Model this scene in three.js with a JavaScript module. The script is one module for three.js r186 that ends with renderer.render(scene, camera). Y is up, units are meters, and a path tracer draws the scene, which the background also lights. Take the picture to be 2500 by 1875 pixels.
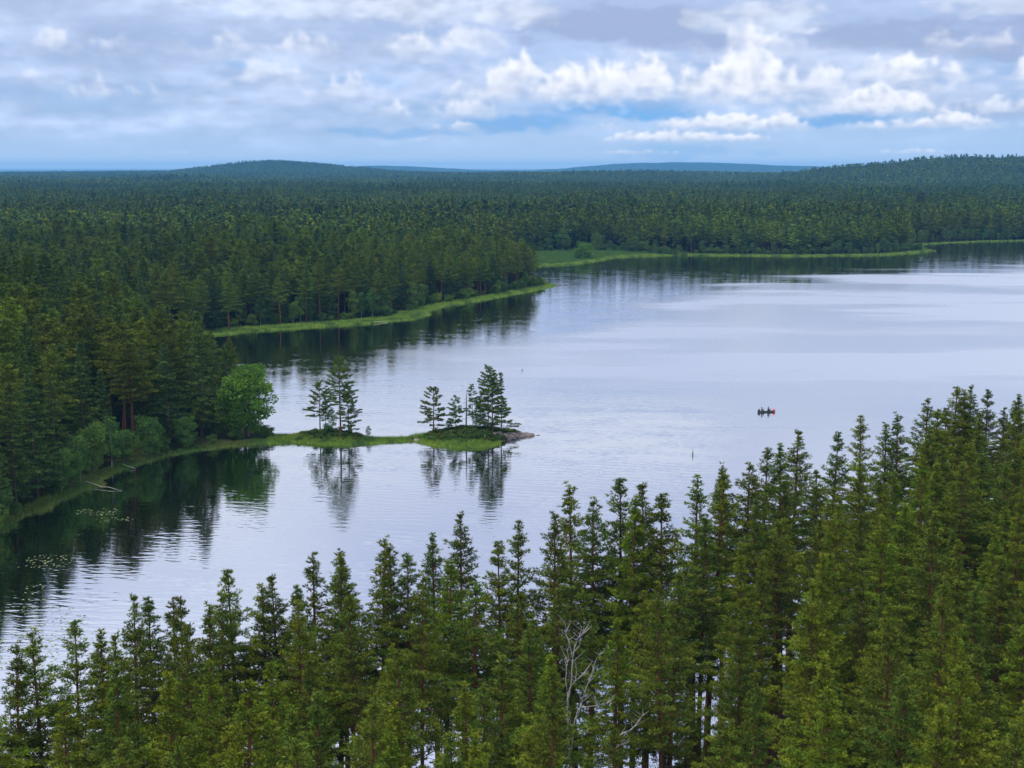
import * as THREE from 'three';
import { ImprovedNoise } from 'three/addons/math/ImprovedNoise.js';
import { mergeGeometries } from 'three/addons/utils/BufferGeometryUtils.js';
import { MarchingCubes } from 'three/addons/objects/MarchingCubes.js';

// ───────── camera, exposure, sky, sun, haze ─────────
const scene = new THREE.Scene();
const camera = new THREE.PerspectiveCamera(30, 4 / 3, 1, 60000);
camera.position.set(0, 55, 0);
camera.rotation.x = -8.52 * Math.PI / 180;
const renderer = new THREE.WebGLRenderer({ antialias: true });
renderer.toneMapping = THREE.LinearToneMapping;
renderer.toneMappingExposure = 1.33;
renderer.shadowMap.enabled = true;

const sun = new THREE.DirectionalLight(new THREE.Color(1, 0.92, 0.78), 2.4);
sun.position.set(-330, 900, -120);
sun.target.position.set(0, 0, -250);
sun.castShadow = true; sun.shadow.radius = 20;
Object.assign(sun.shadow.camera, { left: -900, right: 900, top: 900, bottom: -900, near: 1, far: 3000 });
scene.add(sun, sun.target);
scene.fog = new THREE.FogExp2(new THREE.Color().setRGB(0.15, 0.53, 1.0), 0.62e-4);

// ───────── helpers ─────────
const noise = new ImprovedNoise();
const N3 = (x, y, z) => noise.noise(x, y, z);
function fbm(x, y, z, o) { let s = 0, a = 0.5, f = 1; for (let i = 0; i < o; i++) { s += a * N3(x * f + i * 17.3, y * f + i * 5.1, z * f); a *= 0.5; f *= 2.03; } return s; }
function rng(seed) { let s = (seed * 2654435761) >>> 0; return () => { s = (s + 0x6d2b79f5) | 0; let t = Math.imul(s ^ (s >>> 15), 1 | s); t = (t + Math.imul(t ^ (t >>> 7), 61 | t)) ^ t; return ((t ^ (t >>> 14)) >>> 0) / 4294967296; }; }
const clamp = (x, a = 0, b = 1) => Math.min(b, Math.max(a, x)), mix = (a, b, t) => a + (b - a) * t, sstep = (a, b, x) => { const t = clamp((x - a) / (b - a)); return t * t * (3 - 2 * t); };
const lin = (c) => { c /= 255; return c <= 0.04045 ? c / 12.92 : ((c + 0.055) / 1.055) ** 2.4; };
const L3 = (r, g, b) => [lin(r), lin(g), lin(b)];

// ───────── sky: clouds over pale blue, the same kind of sky all the way round ─────────
{
  const W = 4096, Hh = 3072, data = new Float32Array(W * Hh * 4);
  const C = { blue: L3(112, 168, 224), mid: L3(202, 213, 237), dark: L3(153, 169, 205), light: L3(214, 223, 240), white: L3(246, 247, 252) };
  // azimuth, elevation, half width, half height (degrees), opacity
  const clouds = [
    ['blue', [[3.59, 2.4, 4.26, 0.51, 0.95], [0.44, 1.76, 3.15, 0.37, 0.8], [-4.74, 1.39, 4.07, 0.26, 0.5], [-5.11, 3.32, 2.22, 0.46, 0.4], [-10.3, 3.96, 1.11, 0.22, 0.4], [12.85, 1.9, 2.04, 0.29, 0.9], [6.93, 0.66, 2.96, 0.37, 0.35], [-1.96, 2.77, 1.67, 0.33, 0.6], [5.81, 2.12, 2.22, 0.26, 0.8]]],
    ['mid', [[11.93, 3.59, 6.48, 1.65, 0.7], [-0.11, 3.22, 6.11, 1.1, 0.5], [16.56, 2.67, 4.63, 0.92, 0.6], [5.07, 3.96, 2.22, 1.1, 0.6]]],
    ['dark', [[4.15, 5.51, 5.0, 0.92, 0.9], [6.93, 4.87, 3.33, 0.46, 0.8], [15.63, 4.96, 6.11, 0.77, 0.8], [18.96, 4.32, 3.7, 0.46, 0.7], [-7.52, 4.69, 3.33, 0.55, 0.3], [18.41, 2.12, 3.7, 0.33, 0.5], [-14.93, 4.51, 3.7, 1.1, 0.25], [20.07, 5.6, 2.22, 1.1, 0.5]]],
    ['light', [[10.07, 5.7, 2.78, 0.82, 0.8], [0.26, 6.06, 1.85, 0.73, 0.8], [-7.52, 6.34, 5.56, 0.73, 0.7], [18.04, 6.06, 2.78, 0.55, 0.6], [-2.89, 6.15, 3.7, 0.73, 0.6], [7.3, 5.6, 1.11, 0.55, 0.6], [-3.81, 4.69, 1.67, 0.73, 0.4]]],
  ];
  // rows of cumulus, far and low to near and high: base, depth of the puffs (degrees), stretch, then azimuth, half width and fullness of each bank
  const rows = [
    [0.62, 0.22, 1.5, [[5, 2, 0.5], [-12, 4, 0.3], [16, 3, 0.5]]],
    [1.12, 0.4, 1.2, [[6.2, 3.0, 0.9], [9, 1.6, 0.8], [-3, 2, 0.3]]],
    [1.58, 0.55, 1.0, [[8.3, 2.6, 0.95], [10.6, 1.5, 0.9], [16.6, 2.2, 0.9], [14.2, 1.4, 0.7], [4, 1, 0.5], [-2.2, 1.6, 0.5]]],
    [2.15, 0.95, 0.8, [[14.2, 1.9, 1], [-4.3, 1.3, 0.5], [-1.5, 2.2, 0.6], [18.5, 2, 0.5], [11.4, 1.2, 0.5]]],
    [2.72, 1.7, 0.55, [[8.5, 3.0, 1.05], [2.6, 2.7, 1], [-1.2, 2.2, 0.62], [12.2, 1.6, 0.6], [5.6, 1.6, 0.8], [-7, 2.6, 0.42], [-15.5, 3, 0.38]]],
    [3.3, 1.35, 0.5, [[15.5, 2.2, 0.85], [20.3, 1.5, 0.95], [0.6, 1.7, 0.8], [-10.2, 3, 0.4], [-19, 3, 0.4]]],
    [4.5, 1.7, 0.4, [[-3, 3.5, 0.55], [-9, 4, 0.5], [9.6, 2.2, 0.6], [-17, 3, 0.45], [17.5, 3, 0.5]]],
  ];
  const grad = [[0, L3(196, 214, 238)], [0.8, L3(180, 206, 237)], [2, L3(164, 197, 236)], [3.2, L3(158, 190, 234)], [6.5, L3(176, 194, 232)], [90, L3(150, 175, 222)]];
  const gradAt = (e) => { let i = 0; while (i < grad.length - 2 && e > grad[i + 1][0]) i++; const t = clamp((e - grad[i][0]) / (grad[i + 1][0] - grad[i][0])); return [0, 1, 2].map((c) => mix(grad[i][1][c], grad[i + 1][1][c], t)); };
  const veil = L3(184, 201, 232), deckLight = L3(222, 228, 242), deckDark = L3(178, 188, 218);
  const put = (o, c) => { data[o] = c[0] * 0.82; data[o + 1] = c[1] * 0.82; data[o + 2] = c[2] * 0.82; data[o + 3] = 1; };
  const half = Hh / 2;
  for (let j = 0; j < Hh; j++) {
    const el = ((j + 0.5) / Hh - 0.5) * 180;
    if (el < 0) { const c = L3(120, 135, 160); for (let i = 0; i < W; i++) put((j * W + i) * 4, c); continue; }
    const step = el > 60 ? 16 : el > 30 ? 8 : el > 12 ? 4 : 1, er = el * Math.PI / 180, tan = Math.max(Math.tan(er), 0.03);
    for (let i = 0; i < W; i += step) {
      const th = ((i + 0.5 * step) / W - 0.5) * 2 * Math.PI, dx = Math.cos(th), dz = Math.sin(th);
      let col = gradAt(el);
      if (el < 9) {
        // azimuth from north folded into eight mirrored sectors of 45 degrees, so that the clouds go on all round the horizon
        const az = Math.atan2(dx, -dz) * 180 / Math.PI;
        let k = Math.floor((az + 22.5) / 45), a = az - k * 45; if (k & 1) a = -a;
        const nx = dx * 57, nz = dz * 57;
        const wx = fbm(nx * 0.55, el * 1.1, nz * 0.55, 3) * 2.4, wy = fbm(nx * 0.55 + 40, el * 1.1 + 9, nz * 0.55, 3) * 0.75;
        const fine = fbm(nx * 1.25, el * 2.6, nz * 1.25, 6), soft = fbm(nx * 0.22, el * 0.9, nz * 0.22, 4);
        const bill = 1 - Math.abs(fbm(nx * 1.1 + 7, el * 2.3, nz * 1.1, 4)) * 3.2;
        const left = sstep(3, -8, a);
        const va = clamp((0.42 + 0.42 * left) * sstep(0.25, 1.9, el) * (0.85 + 1.5 * soft));
        for (let c = 0; c < 3; c++) col[c] = mix(col[c], veil[c] * (1 + 0.6 * soft + 0.28 * fine), va);
        for (const [kind, list] of clouds) {
                    for (const [ba, be, ra, re, op] of list) {
            const ua = (a + wx * 0.55 - ba) / (ra * 1.1); if (ua > 1.9 || ua < -1.9) continue;
            let ue = (el + wy * 0.6 - be) / (kind === 'white' ? re * 1.3 : re); if (ue > 2 || ue < -2) continue;
            const sharp = kind === 'white' ? mix(1.25, 0.5, sstep(-0.5, 0.4, ue)) : kind === 'dark' ? 0.85 : 1.0;
            const flat = kind === 'white' && ue < 0 ? ue * 1.35 : ue;
            const r = ua * ua + flat * flat, v = 1 - r + fine * (kind === 'white' ? 1.9 : 1.1) + (kind === 'white' ? (bill - 0.5) * 0.35 : 0);
            const al = op * sstep(0.02, sharp, v) * (kind === 'white' ? 0.55 + 0.45 * sstep(-1.1, 0.2, ue) : 0.95);
            if (al <= 0) continue;
            let c0 = C[kind];
            if (kind === 'white') { const sh = clamp(0.62 + 0.42 * ue + 0.7 * fine + 0.45 * (bill - 0.55)); c0 = [0, 1, 2].map((c) => mix(C.mid[c] * 0.96, C.white[c] * 1.05, sh)); }
            else c0 = c0.map((x) => x * (1 + 0.28 * fine + 0.2 * soft));
            for (let c = 0; c < 3; c++) col[c] = mix(col[c], c0[c], al);
          }
        }
        rows.forEach(([e0, T, F, banks], n) => {
          if (el < e0 - 0.5 * T || el > e0 + 2 * T) return;
          let cov = 0; for (const [ba, bw, op] of banks) { const q = (a + wx * 0.35 - ba) / bw; cov = Math.max(cov, op * Math.exp(-q * q)); }
          if (cov < 0.08) return;
          const puff = fbm(nx * F + n * 31, n * 7.7, nz * F, 4), ex = el * 0.9 / T, bl = 1 - Math.abs(fbm(nx * F * 2.2 + n * 11, ex * 1.5, nz * F * 2.2, 5)) * 3;
          const top = e0 + T * clamp(cov * 1.25 - 0.2 + puff * 1.1, 0, 1.5), v = (top - el) / T + 0.34 * (bl - 0.45), vb = (el - e0) / T + 0.5 * fine;
          const al = sstep(0, 0.34, v) * sstep(-0.35, 0.4, vb) * clamp(cov * 1.35);
          if (al <= 0) return;
          const sh = clamp(0.2 + 0.62 * (el - e0) / Math.max(top - e0, 0.2 * T) + 0.5 * (bl - 0.4) + 0.5 * fine);
          for (let c = 0; c < 3; c++) col[c] = mix(col[c], mix(C.mid[c] * 0.9, C.white[c] * 1.08, sh), al * 0.96);
        });
      }
      if (el > 5) {
        const px = dx / tan, pz = dz / tan;
        const f = fbm(px * 0.8 + 3, 1.7, pz * 0.8, 5), g = sstep(-0.28, 0.3, f + 0.06), lift = (1 + 2 * Math.sin(er)) / (1 + 2 * Math.sin(0.12)) * 0.98;
        const t = sstep(6.2, 10.5, el);
        for (let c = 0; c < 3; c++) col[c] = mix(col[c], mix(deckDark[c], deckLight[c], g) * Math.min(lift, 1.9), t);
      }
      for (let q = 0; q < step && i + q < W; q++) put((j * W + i + q) * 4, col);
    }
  }
  const sky = new THREE.DataTexture(data, W, Hh, THREE.RGBAFormat, THREE.FloatType);
  sky.mapping = THREE.EquirectangularReflectionMapping; sky.magFilter = THREE.LinearFilter; sky.needsUpdate = true;
  scene.background = sky; scene.environment = sky;
}

// ───────── the lake's outline, in metres (x east, z south; the camera stands 55 m above the origin) ─────────
const leftShore = [[-78.4, -213.7], [-79.1, -222], [-77.9, -228.2], [-75.3, -238.2], [-74.4, -246.2], [-73.4, -257], [-71.3, -265.4], [-67.7, -272], [-62, -278.9], [-56.3, -282.7], [-51.3, -285.7]];
const spit = [[-45.7, -286.6], [-39, -285.4], [-32.3, -284.2], [-26, -287], [-19.5, -288.6], [-16, -284.8], [-11.2, -281.3], [-6.1, -281.8], [-2.4, -285.7], [1.3, -291.8], [3.2, -294], [3.2, -296], [1, -297.5], [-3.5, -300.5], [-10.5, -304], [-16.6, -297.5], [-21, -291.2], [-29, -290.6], [-34.5, -296.5], [-41.5, -297.5], [-46.5, -293.5]];
const penFront = [[-107.8, -469.7], [-93.3, -486], [-81.3, -494.5], [-66.6, -504.9], [-51.2, -515.7], [-38.8, -528.6], [-33.6, -542.2], [-33.1, -563.9], [-27.5, -581.4], [-18.6, -597.8], [-9.2, -615.1], [0.8, -638.3], [11.5, -660.6], [20, -682]];
const farShore = [[19.8, -829.7], [33.4, -835.8], [51.9, -874.3], [65.5, -906.7], [87.5, -923.9], [118, -928.9], [147.1, -923.9], [175.9, -918.9], [206.7, -923.9], [237.7, -928.9], [265.1, -952.2], [286.8, -979.4]];
const bay = [[288.7, -1014.2], [299.4, -1058], [329.6, -1084.8], [364.4, -1105.8], [405.2, -1120.2]];
const nearShore = [[66, -196], [55, -186], [46, -172], [38, -163], [31, -155], [24, -141.5], [19, -132], [13, -124.5], [6, -121.5], [0, -119], [-6, -118.5], [-14, -116], [-20, -108.5], [-27, -105], [-32, -101], [-36, -97], [-44, -92]];
const lakeRing = [[-88, -203], [-84, -208], ...leftShore, ...spit, [-50.9, -295], [-55.3, -303], [-66.4, -323.8], [-81.1, -351.2], [-99.4, -392.6], [-113.7, -427.8], [-116.7, -450.8], ...penFront, [19, -700], [10.7, -754.4], [6.2, -804.2], ...farShore, ...bay, [700, -1130], [700, -700], [420, -420], [160, -260], [90, -208], ...nearShore, [-80, -72], [-130, -60], [-175, -110], [-150, -165], [-110, -190]];
const SEG = lakeRing.map((a, i) => { const b = lakeRing[(i + 1) % lakeRing.length]; return [a[0], a[1], b[0] - a[0], b[1] - a[1], b[1]]; });
function landDist(x, z) {
  if (x < -260 || x > 800 || z < -1300 || z > 60) return 120;
  let best = 1e18, inside = false;
  for (const [ax, az, ux, uz, bz] of SEG) {
    const px = x - ax, pz = z - az, t = clamp((px * ux + pz * uz) / (ux * ux + uz * uz)), ex = px - ux * t, ez = pz - uz * t, d = ex * ex + ez * ez;
    if (d < best) best = d;
    if ((az > z) !== (bz > z) && x < ax + ux * (z - az) / uz) inside = !inside;
  }
  const d = Math.sqrt(best);
  return inside ? -d : d;
}
const shoreWobble = (x, z) => fbm(x * 0.11, 3.3, z * 0.11, 3) * 2.2;
const hills = [ // x, z, reach across, reach in depth, height
  [-1150, -6400, 210, 500, 38], [-930, -6300, 230, 600, 31], [-640, -6500, 200, 500, 12], [-1750, -6900, 500, 700, 10],
  [850, -3500, 170, 420, 24], [1130, -3600, 200, 420, 34], [1450, -3550, 240, 500, 32], [1900, -3700, 500, 600, 28],
  [60, -4200, 190, 420, 10], [330, -4300, 210, 420, 9], [-330, -4700, 260, 400, 5], [620, -5000, 300, 500, 12], [-120, -5600, 500, 500, 10],
  [-1250, -13200, 420, 900, 46], [-700, -13500, 500, 900, 26], [900, -13000, 500, 1000, 42], [1600, -13300, 600, 1000, 50], [2500, -13200, 800, 1000, 48], [-3300, -12000, 1300, 1200, 16],
];
function height(x, z, d = landDist(x, z)) {
  const w = d > -8 && d < 12 ? shoreWobble(x, z) * sstep(12, 2, Math.abs(d)) * (z < -150 ? 1 : 0.6) : 0; d += w;
  if (d < 0) return Math.max(-3, d * 0.28 - 0.02);
  let h = 0.28 * sstep(0, 1.8, d);
  if (z > -260 && x > -55) h += Math.min(d, 40) * 0.075;                               // the near stand's ridge
  else if (x < -50 && z > -460) h += clamp(d - 3, 0, 80) * 0.05 + 6 * sstep(-66, -110, x) * sstep(-470, -400, z) * sstep(3, 26, d);                       // the left stand
  else if (z < -470) h += clamp(d - 10, 0, 110) * 0.02;
  const bump = (cx, cz, r, a) => a * Math.exp(-((x - cx) ** 2 + ((z - cz) * 1.1) ** 2) / (r * r));
  h += (bump(-8, -291, 7.5, 1.5) + bump(-37, -291.5, 5.5, 1.0)) * sstep(0, 4, d);
  const r = Math.hypot(x, z);
  if (r > 1100) { h += (fbm(x / 900, 0.7, z / 900, 3) * 16 + fbm(x / 210, 3.7, z / 210, 3) * 9) * sstep(1300, 3200, r) + 6 * sstep(3000, 8000, r); for (const [cx, cz, rx, rz, hh] of hills) h += hh * Math.exp(-(((x - cx) / rx) ** 2) / 2 - (((z - cz) / rz) ** 2) / 2); }
  return h + fbm(x * 0.06, 9.1, z * 0.06, 2) * 0.5 * sstep(2, 14, d);
}
// meadow: how far the grass reaches inland before the trees begin
function meadowReach(x, z) {
  if (x > -50 && x < 6 && z < -278 && z > -308) return 40;
  if (z < -470 && z > -556 && x < -20) return 9.5;
  if (z < -556 && z > -720 && x < 40) return 5;
  if (z < -720 && x < 75) return 62 - 40 * sstep(-830, -760, z);
  if (z < -880) return 5 + 3 * fbm(x * 0.05, 1, z * 0.05, 2) * 2 + 26 * sstep(130, 75, x);
  if (x < -48 && z < -190) return 0.9;
  return 2.2;
}

// ───────── materials of the ground and the water ─────────
function dataTexture(size, fn, srgb) {
  const d = new Uint8Array(size * size * 4);
  for (let j = 0; j < size; j++) for (let i = 0; i < size; i++) { const c = fn(i / size, j / size), o = (j * size + i) * 4; for (let k = 0; k < 3; k++) d[o + k] = clamp(Math.round(c[k] * 255), 0, 255); d[o + 3] = 255; }
  const t = new THREE.DataTexture(d, size, size); t.wrapS = t.wrapT = THREE.RepeatWrapping; t.magFilter = THREE.LinearFilter; if (srgb) t.colorSpace = THREE.SRGBColorSpace; t.needsUpdate = true; return t;
}
function waveField(size, metres, lo, hi, heading, spread, count, seed) {
  const r = rng(seed), waves = [];
  while (waves.length < count) {
    const lam = lo * (hi / lo) ** r(), a = heading + (r() + r() - 1) * spread, kx = Math.round(metres / lam * Math.cos(a)), ky = Math.round(metres / lam * Math.sin(a));
    const k = Math.hypot(kx, ky); if (k < metres / hi * 0.7) continue;
    waves.push([kx * 2 * Math.PI, ky * 2 * Math.PI, r() * 6.283, 1 / k ** 1.15]);
  }
  const h = new Float32Array(size * size), S = 4096, tab = new Float32Array(S + 1);
  for (let i = 0; i <= S; i++) tab[i] = Math.sin(i / S * 2 * Math.PI);
  for (const [kx, ky, ph, a] of waves) for (let j = 0; j < size; j++) {
    let p = (ky * j / size + ph) / (2 * Math.PI), st = kx / size / (2 * Math.PI);
    for (let i = 0, o = j * size; i < size; i++, o++, p += st) h[o] += a * tab[((p - Math.floor(p)) * S) | 0];
  }
  return h;
}
const WAVE = 84, wavesA = waveField(2048, WAVE, 0.35, 2.8, 1.72, 0.7, 110, 5);
{ // gusts: the ripples rise and fall in patches
  for (let j = 0; j < 2048; j++) for (let i = 0; i < 2048; i++) { const u = i / 2048 * 6.283, v = j / 2048 * 6.283; wavesA[j * 2048 + i] *= 0.62 + 0.38 * Math.sin(u * 2 + 1.3 * Math.sin(v * 3 + 1)) * Math.sin(v * 5 + Math.sin(u * 3)); }
}
let waveMax = 0; for (const v of wavesA) waveMax = Math.max(waveMax, Math.abs(v));
const waveBump = (() => { const d = new Float32Array(2048 * 2048); for (let i = 0; i < d.length; i++) d[i] = 0.5 + 0.5 * wavesA[i] / waveMax; const o = new Float32Array(2048 * 2048 * 4); for (let i = 0; i < d.length; i++) { o[i * 4] = o[i * 4 + 1] = o[i * 4 + 2] = d[i]; o[i * 4 + 3] = 1; } const t = new THREE.DataTexture(o, 2048, 2048, THREE.RGBAFormat, THREE.FloatType); t.wrapS = t.wrapT = THREE.RepeatWrapping; t.magFilter = THREE.LinearFilter; t.needsUpdate = true; return t; })();
const LAKE = { x0: -260, z0: -1180, w: 1160 };                         // the sheet of water that the roughness map spans
const calm = dataTexture(512, (u, v) => {                              // wind-ruffled water is rough, sheltered water smooth
  const x = LAKE.x0 + u * LAKE.w, z = LAKE.z0 + v * LAKE.w, d = -landDist(x, z);
  const gust = fbm(x * 0.006, 1.5, z * 0.02, 4) + 0.5 * fbm(x * 0.02, 8.5, z * 0.06, 3);
  const open = z < -700 ? sstep(110, 185, d + gust * 90) : mix(0.22 * sstep(20, 60, d), sstep(58, 92, d + gust * 40), sstep(-305, -375, z + gust * 60));
  const ruffle = open * (0.62 + 0.38 * sstep(-0.2, 0.22, gust));
  return [0, clamp(0.1 + 0.9 * ruffle, 0, 1), 0];
});
let slope = 0; for (let i = 2048; i < 2048 * 2047; i += 7) slope += (wavesA[i + 2048] - wavesA[i]) ** 2; slope = Math.sqrt(slope / (2048 * 2045 / 7)) / (2 * waveMax) / (WAVE / 2048);
const WAVE_HEIGHT = 0.012 / slope; console.log('wave height', WAVE_HEIGHT);
const lakeMat = new THREE.MeshStandardMaterial({ name: 'lake_water', color: new THREE.Color().setRGB(0.61, 0.64, 0.70), metalness: 1, roughness: 0.3, bumpMap: waveBump, bumpScale: WAVE_HEIGHT });
waveBump.repeat.set(LAKE.w / WAVE, LAKE.w / WAVE);
lakeMat.roughnessMap = calm;
{
  const N = 4, g = new THREE.PlaneGeometry(LAKE.w, LAKE.w, N, N); g.rotateX(-Math.PI / 2); g.translate(LAKE.x0 + LAKE.w / 2, 0, LAKE.z0 + LAKE.w / 2);
  uvXZ(g);
  const o = new THREE.Mesh(g, lakeMat); o.name = 'lake_water'; o.userData = { kind: 'structure', label: 'calm lake mirroring the cloudy sky', category: 'lake' }; o.receiveShadow = true; scene.add(o);
}
function uvXZ(g) { const p = g.attributes.position, uv = new Float32Array(p.count * 2); for (let i = 0; i < p.count; i++) { uv[i * 2] = (p.getX(i) - LAKE.x0) / LAKE.w; uv[i * 2 + 1] = (p.getZ(i) - LAKE.z0) / LAKE.w; } g.setAttribute('uv', new THREE.BufferAttribute(uv, 2)); }

// ───────── terrain: one sheet to the horizon, finer near the lake ─────────
{
  const axis = (lo, hi, step, far0, far1, grow) => { const a = []; for (let v = lo; v <= hi; v += step) a.push(v); let s = step, v = lo; const L = []; while (v > far0) { s *= grow; v -= s; L.push(Math.max(v, far0)); } s = step; v = a[a.length - 1]; while (v < far1) { s *= grow; v += s; a.push(Math.min(v, far1)); } return L.reverse().concat(a); };
  const xs = axis(-150, 330, 2.2, -9000, 9000, 1.055), zs = axis(-1000, -60, 2.2, -16500, 2500, 1.055), nx = xs.length, nz = zs.length;
  const pos = new Float32Array(nx * nz * 3), col = new Float32Array(nx * nz * 3), uv = new Float32Array(nx * nz * 2), idx = [];
  const floor = [0.030, 0.034, 0.014], moss = [0.05, 0.062, 0.02], grass = [0.088, 0.158, 0.028], canopy = [0.034, 0.055, 0.022], bed = [0.03, 0.022, 0.012], marsh = [0.06, 0.1, 0.026], heath = [0.036, 0.048, 0.016], sedge = [0.07, 0.085, 0.025];
  for (let j = 0; j < nz; j++) for (let i = 0; i < nx; i++) {
    const o = j * nx + i, x = xs[i], z = zs[j], d = landDist(x, z), r = Math.hypot(x, z);
    let h = height(x, z, d); const far = sstep(8300, 9500, r); h += far * 15;
    pos[o * 3] = x; pos[o * 3 + 1] = h; pos[o * 3 + 2] = z; uv[o * 2] = x / 6; uv[o * 2 + 1] = z / 6;
    const n1 = sstep(-0.3, 0.3, fbm(x * 0.21, 5, z * 0.21, 3)), m = sstep(meadowReach(x, z) + 1.5, meadowReach(x, z) - 1, d + shoreWobble(z, x));
    const isl = Math.exp(-((x + 8) ** 2 + (z + 293) ** 2) / 60) + Math.exp(-((x + 37) ** 2 + (z + 294) ** 2) / 36);
    for (let c = 0; c < 3; c++) { let v = mix(floor[c], moss[c], n1); v = mix(v, mix((x < -52 && z > -300 ? sedge[c] : z < -800 && (d > 4 || n1 < 0.45) ? marsh[c] : z < -300 && n1 < 0.42 ? sedge[c] : grass[c]) * (0.6 + 0.7 * n1), heath[c], clamp(isl * 1.5)), m); if (x > -4 && x < 8 && z < -280 && z > -305) v = mix(v, [0.085, 0.075, 0.06][c], sstep(-3.4, -1.6, x + n1)); v = mix(v, canopy[c] * (0.7 + 0.6 * n1), far); col[o * 3 + c] = d < -0.5 ? bed[c] : v; }
    if (i < nx - 1 && j < nz - 1) idx.push(o, o + nx, o + 1, o + 1, o + nx, o + nx + 1);
  }
  const g = new THREE.BufferGeometry(); g.setAttribute('position', new THREE.BufferAttribute(pos, 3)); g.setAttribute('color', new THREE.BufferAttribute(col, 3)); g.setAttribute('uv', new THREE.BufferAttribute(uv, 2)); g.setIndex(idx); g.computeVertexNormals();
  const grain = dataTexture(256, (u, v) => { const a = 0.62 + 0.5 * fbm(Math.cos(u * 6.283) * 3, Math.sin(u * 6.283) * 3 + Math.cos(v * 6.283) * 3, Math.sin(v * 6.283) * 3, 4) + 0.22 * (N3(u * 91, v * 91, 3)); return [a, a, a]; });
  const o = new THREE.Mesh(g, new THREE.MeshPhysicalMaterial({ name: 'forest_floor', vertexColors: true, map: grain, roughness: 1, specularIntensity: 0.1, bumpMap: grain, bumpScale: 0.12 })); o.name = 'terrain'; o.userData = { kind: 'structure', label: 'forest floor, grassy shores and wooded hills', category: 'ground' }; o.receiveShadow = o.castShadow = true; scene.add(o);
}

// ───────── foliage and wood ─────────
class Soup {
  constructor() { this.p = []; this.c = []; }
  tri(a, b, c, k) { this.p.push(a[0], a[1], a[2], b[0], b[1], b[2], c[0], c[1], c[2]); for (let i = 0; i < 3; i++) this.c.push(k[0], k[1], k[2]); }
  kite(b, d, s, L, w, k) { const t = [b[0] + d[0] * L, b[1] + d[1] * L, b[2] + d[2] * L], m = [b[0] + d[0] * L * 0.5, b[1] + d[1] * L * 0.5, b[2] + d[2] * L * 0.5], l = [m[0] + s[0] * w, m[1] + s[1] * w, m[2] + s[2] * w], r = [m[0] - s[0] * w, m[1] - s[1] * w, m[2] - s[2] * w]; this.tri(b, l, t, k); this.tri(b, t, r, k); }
  tube(path, rad, sides, col) { // smooth enough at these sizes; path of points, rad(t)
    const rings = path.map((p, i) => { const q = path[Math.min(i + 1, path.length - 1)], o = path[Math.max(i - 1, 0)], d = norm([q[0] - o[0], q[1] - o[1], q[2] - o[2]]), a = norm(cross(d, Math.abs(d[1]) > 0.9 ? [1, 0, 0] : [0, 1, 0])), b = cross(d, a), r = rad(i / (path.length - 1)); return Array.from({ length: sides }, (_, k) => { const t = k / sides * 6.283, ca = Math.cos(t) * r, sb = Math.sin(t) * r; return [p[0] + a[0] * ca + b[0] * sb, p[1] + a[1] * ca + b[1] * sb, p[2] + a[2] * ca + b[2] * sb]; }); });
    for (let i = 0; i + 1 < rings.length; i++) for (let k = 0; k < sides; k++) { const n = (k + 1) % sides, cc = typeof col === 'function' ? col(i / (rings.length - 1), k) : col; this.tri(rings[i][k], rings[i + 1][k], rings[i][n], cc); this.tri(rings[i][n], rings[i + 1][k], rings[i + 1][n], cc); }
  }
  build() { const g = new THREE.BufferGeometry(); g.setAttribute('position', new THREE.Float32BufferAttribute(this.p, 3)); g.setAttribute('color', new THREE.Float32BufferAttribute(this.c, 3)); g.computeVertexNormals(); return g; }
}
function norm(a) { const l = Math.hypot(...a) || 1; return [a[0] / l, a[1] / l, a[2] / l]; }
function cross(a, b) { return [a[1] * b[2] - a[2] * b[1], a[2] * b[0] - a[0] * b[2], a[0] * b[1] - a[1] * b[0]]; }
const jit = (r, a) => (r() * 2 - 1) * a;
function tuft(S, r, p, d, L, w, blades, k) {
  for (let i = 0; i < blades; i++) { const e = norm([d[0] + jit(r, 0.75), d[1] + jit(r, 0.6), d[2] + jit(r, 0.75)]), s = norm(cross(e, [jit(r, 1), jit(r, 1), jit(r, 1)])), f = 0.8 + 0.4 * r(), l = L * (0.75 + 0.5 * r()); S.tri([p[0] + s[0] * w, p[1] + s[1] * w, p[2] + s[2] * w], [p[0] - s[0] * w, p[1] - s[1] * w, p[2] - s[2] * w], [p[0] + e[0] * l, p[1] + e[1] * l, p[2] + e[2] * l], [k[0] * f, k[1] * f, k[2] * f]); }
}
const NEEDLE = [[0.11, 0.15, 0.018], [0.142, 0.172, 0.02], [0.086, 0.134, 0.02]];
function pickTone(r, list, spread = 0.25) { const a = list[(r() * list.length) | 0], b = list[(r() * list.length) | 0], t = r(), f = 1 - spread + 2 * spread * r(); return [0, 1, 2].map((c) => mix(a[c], b[c], t) * f); }

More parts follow.
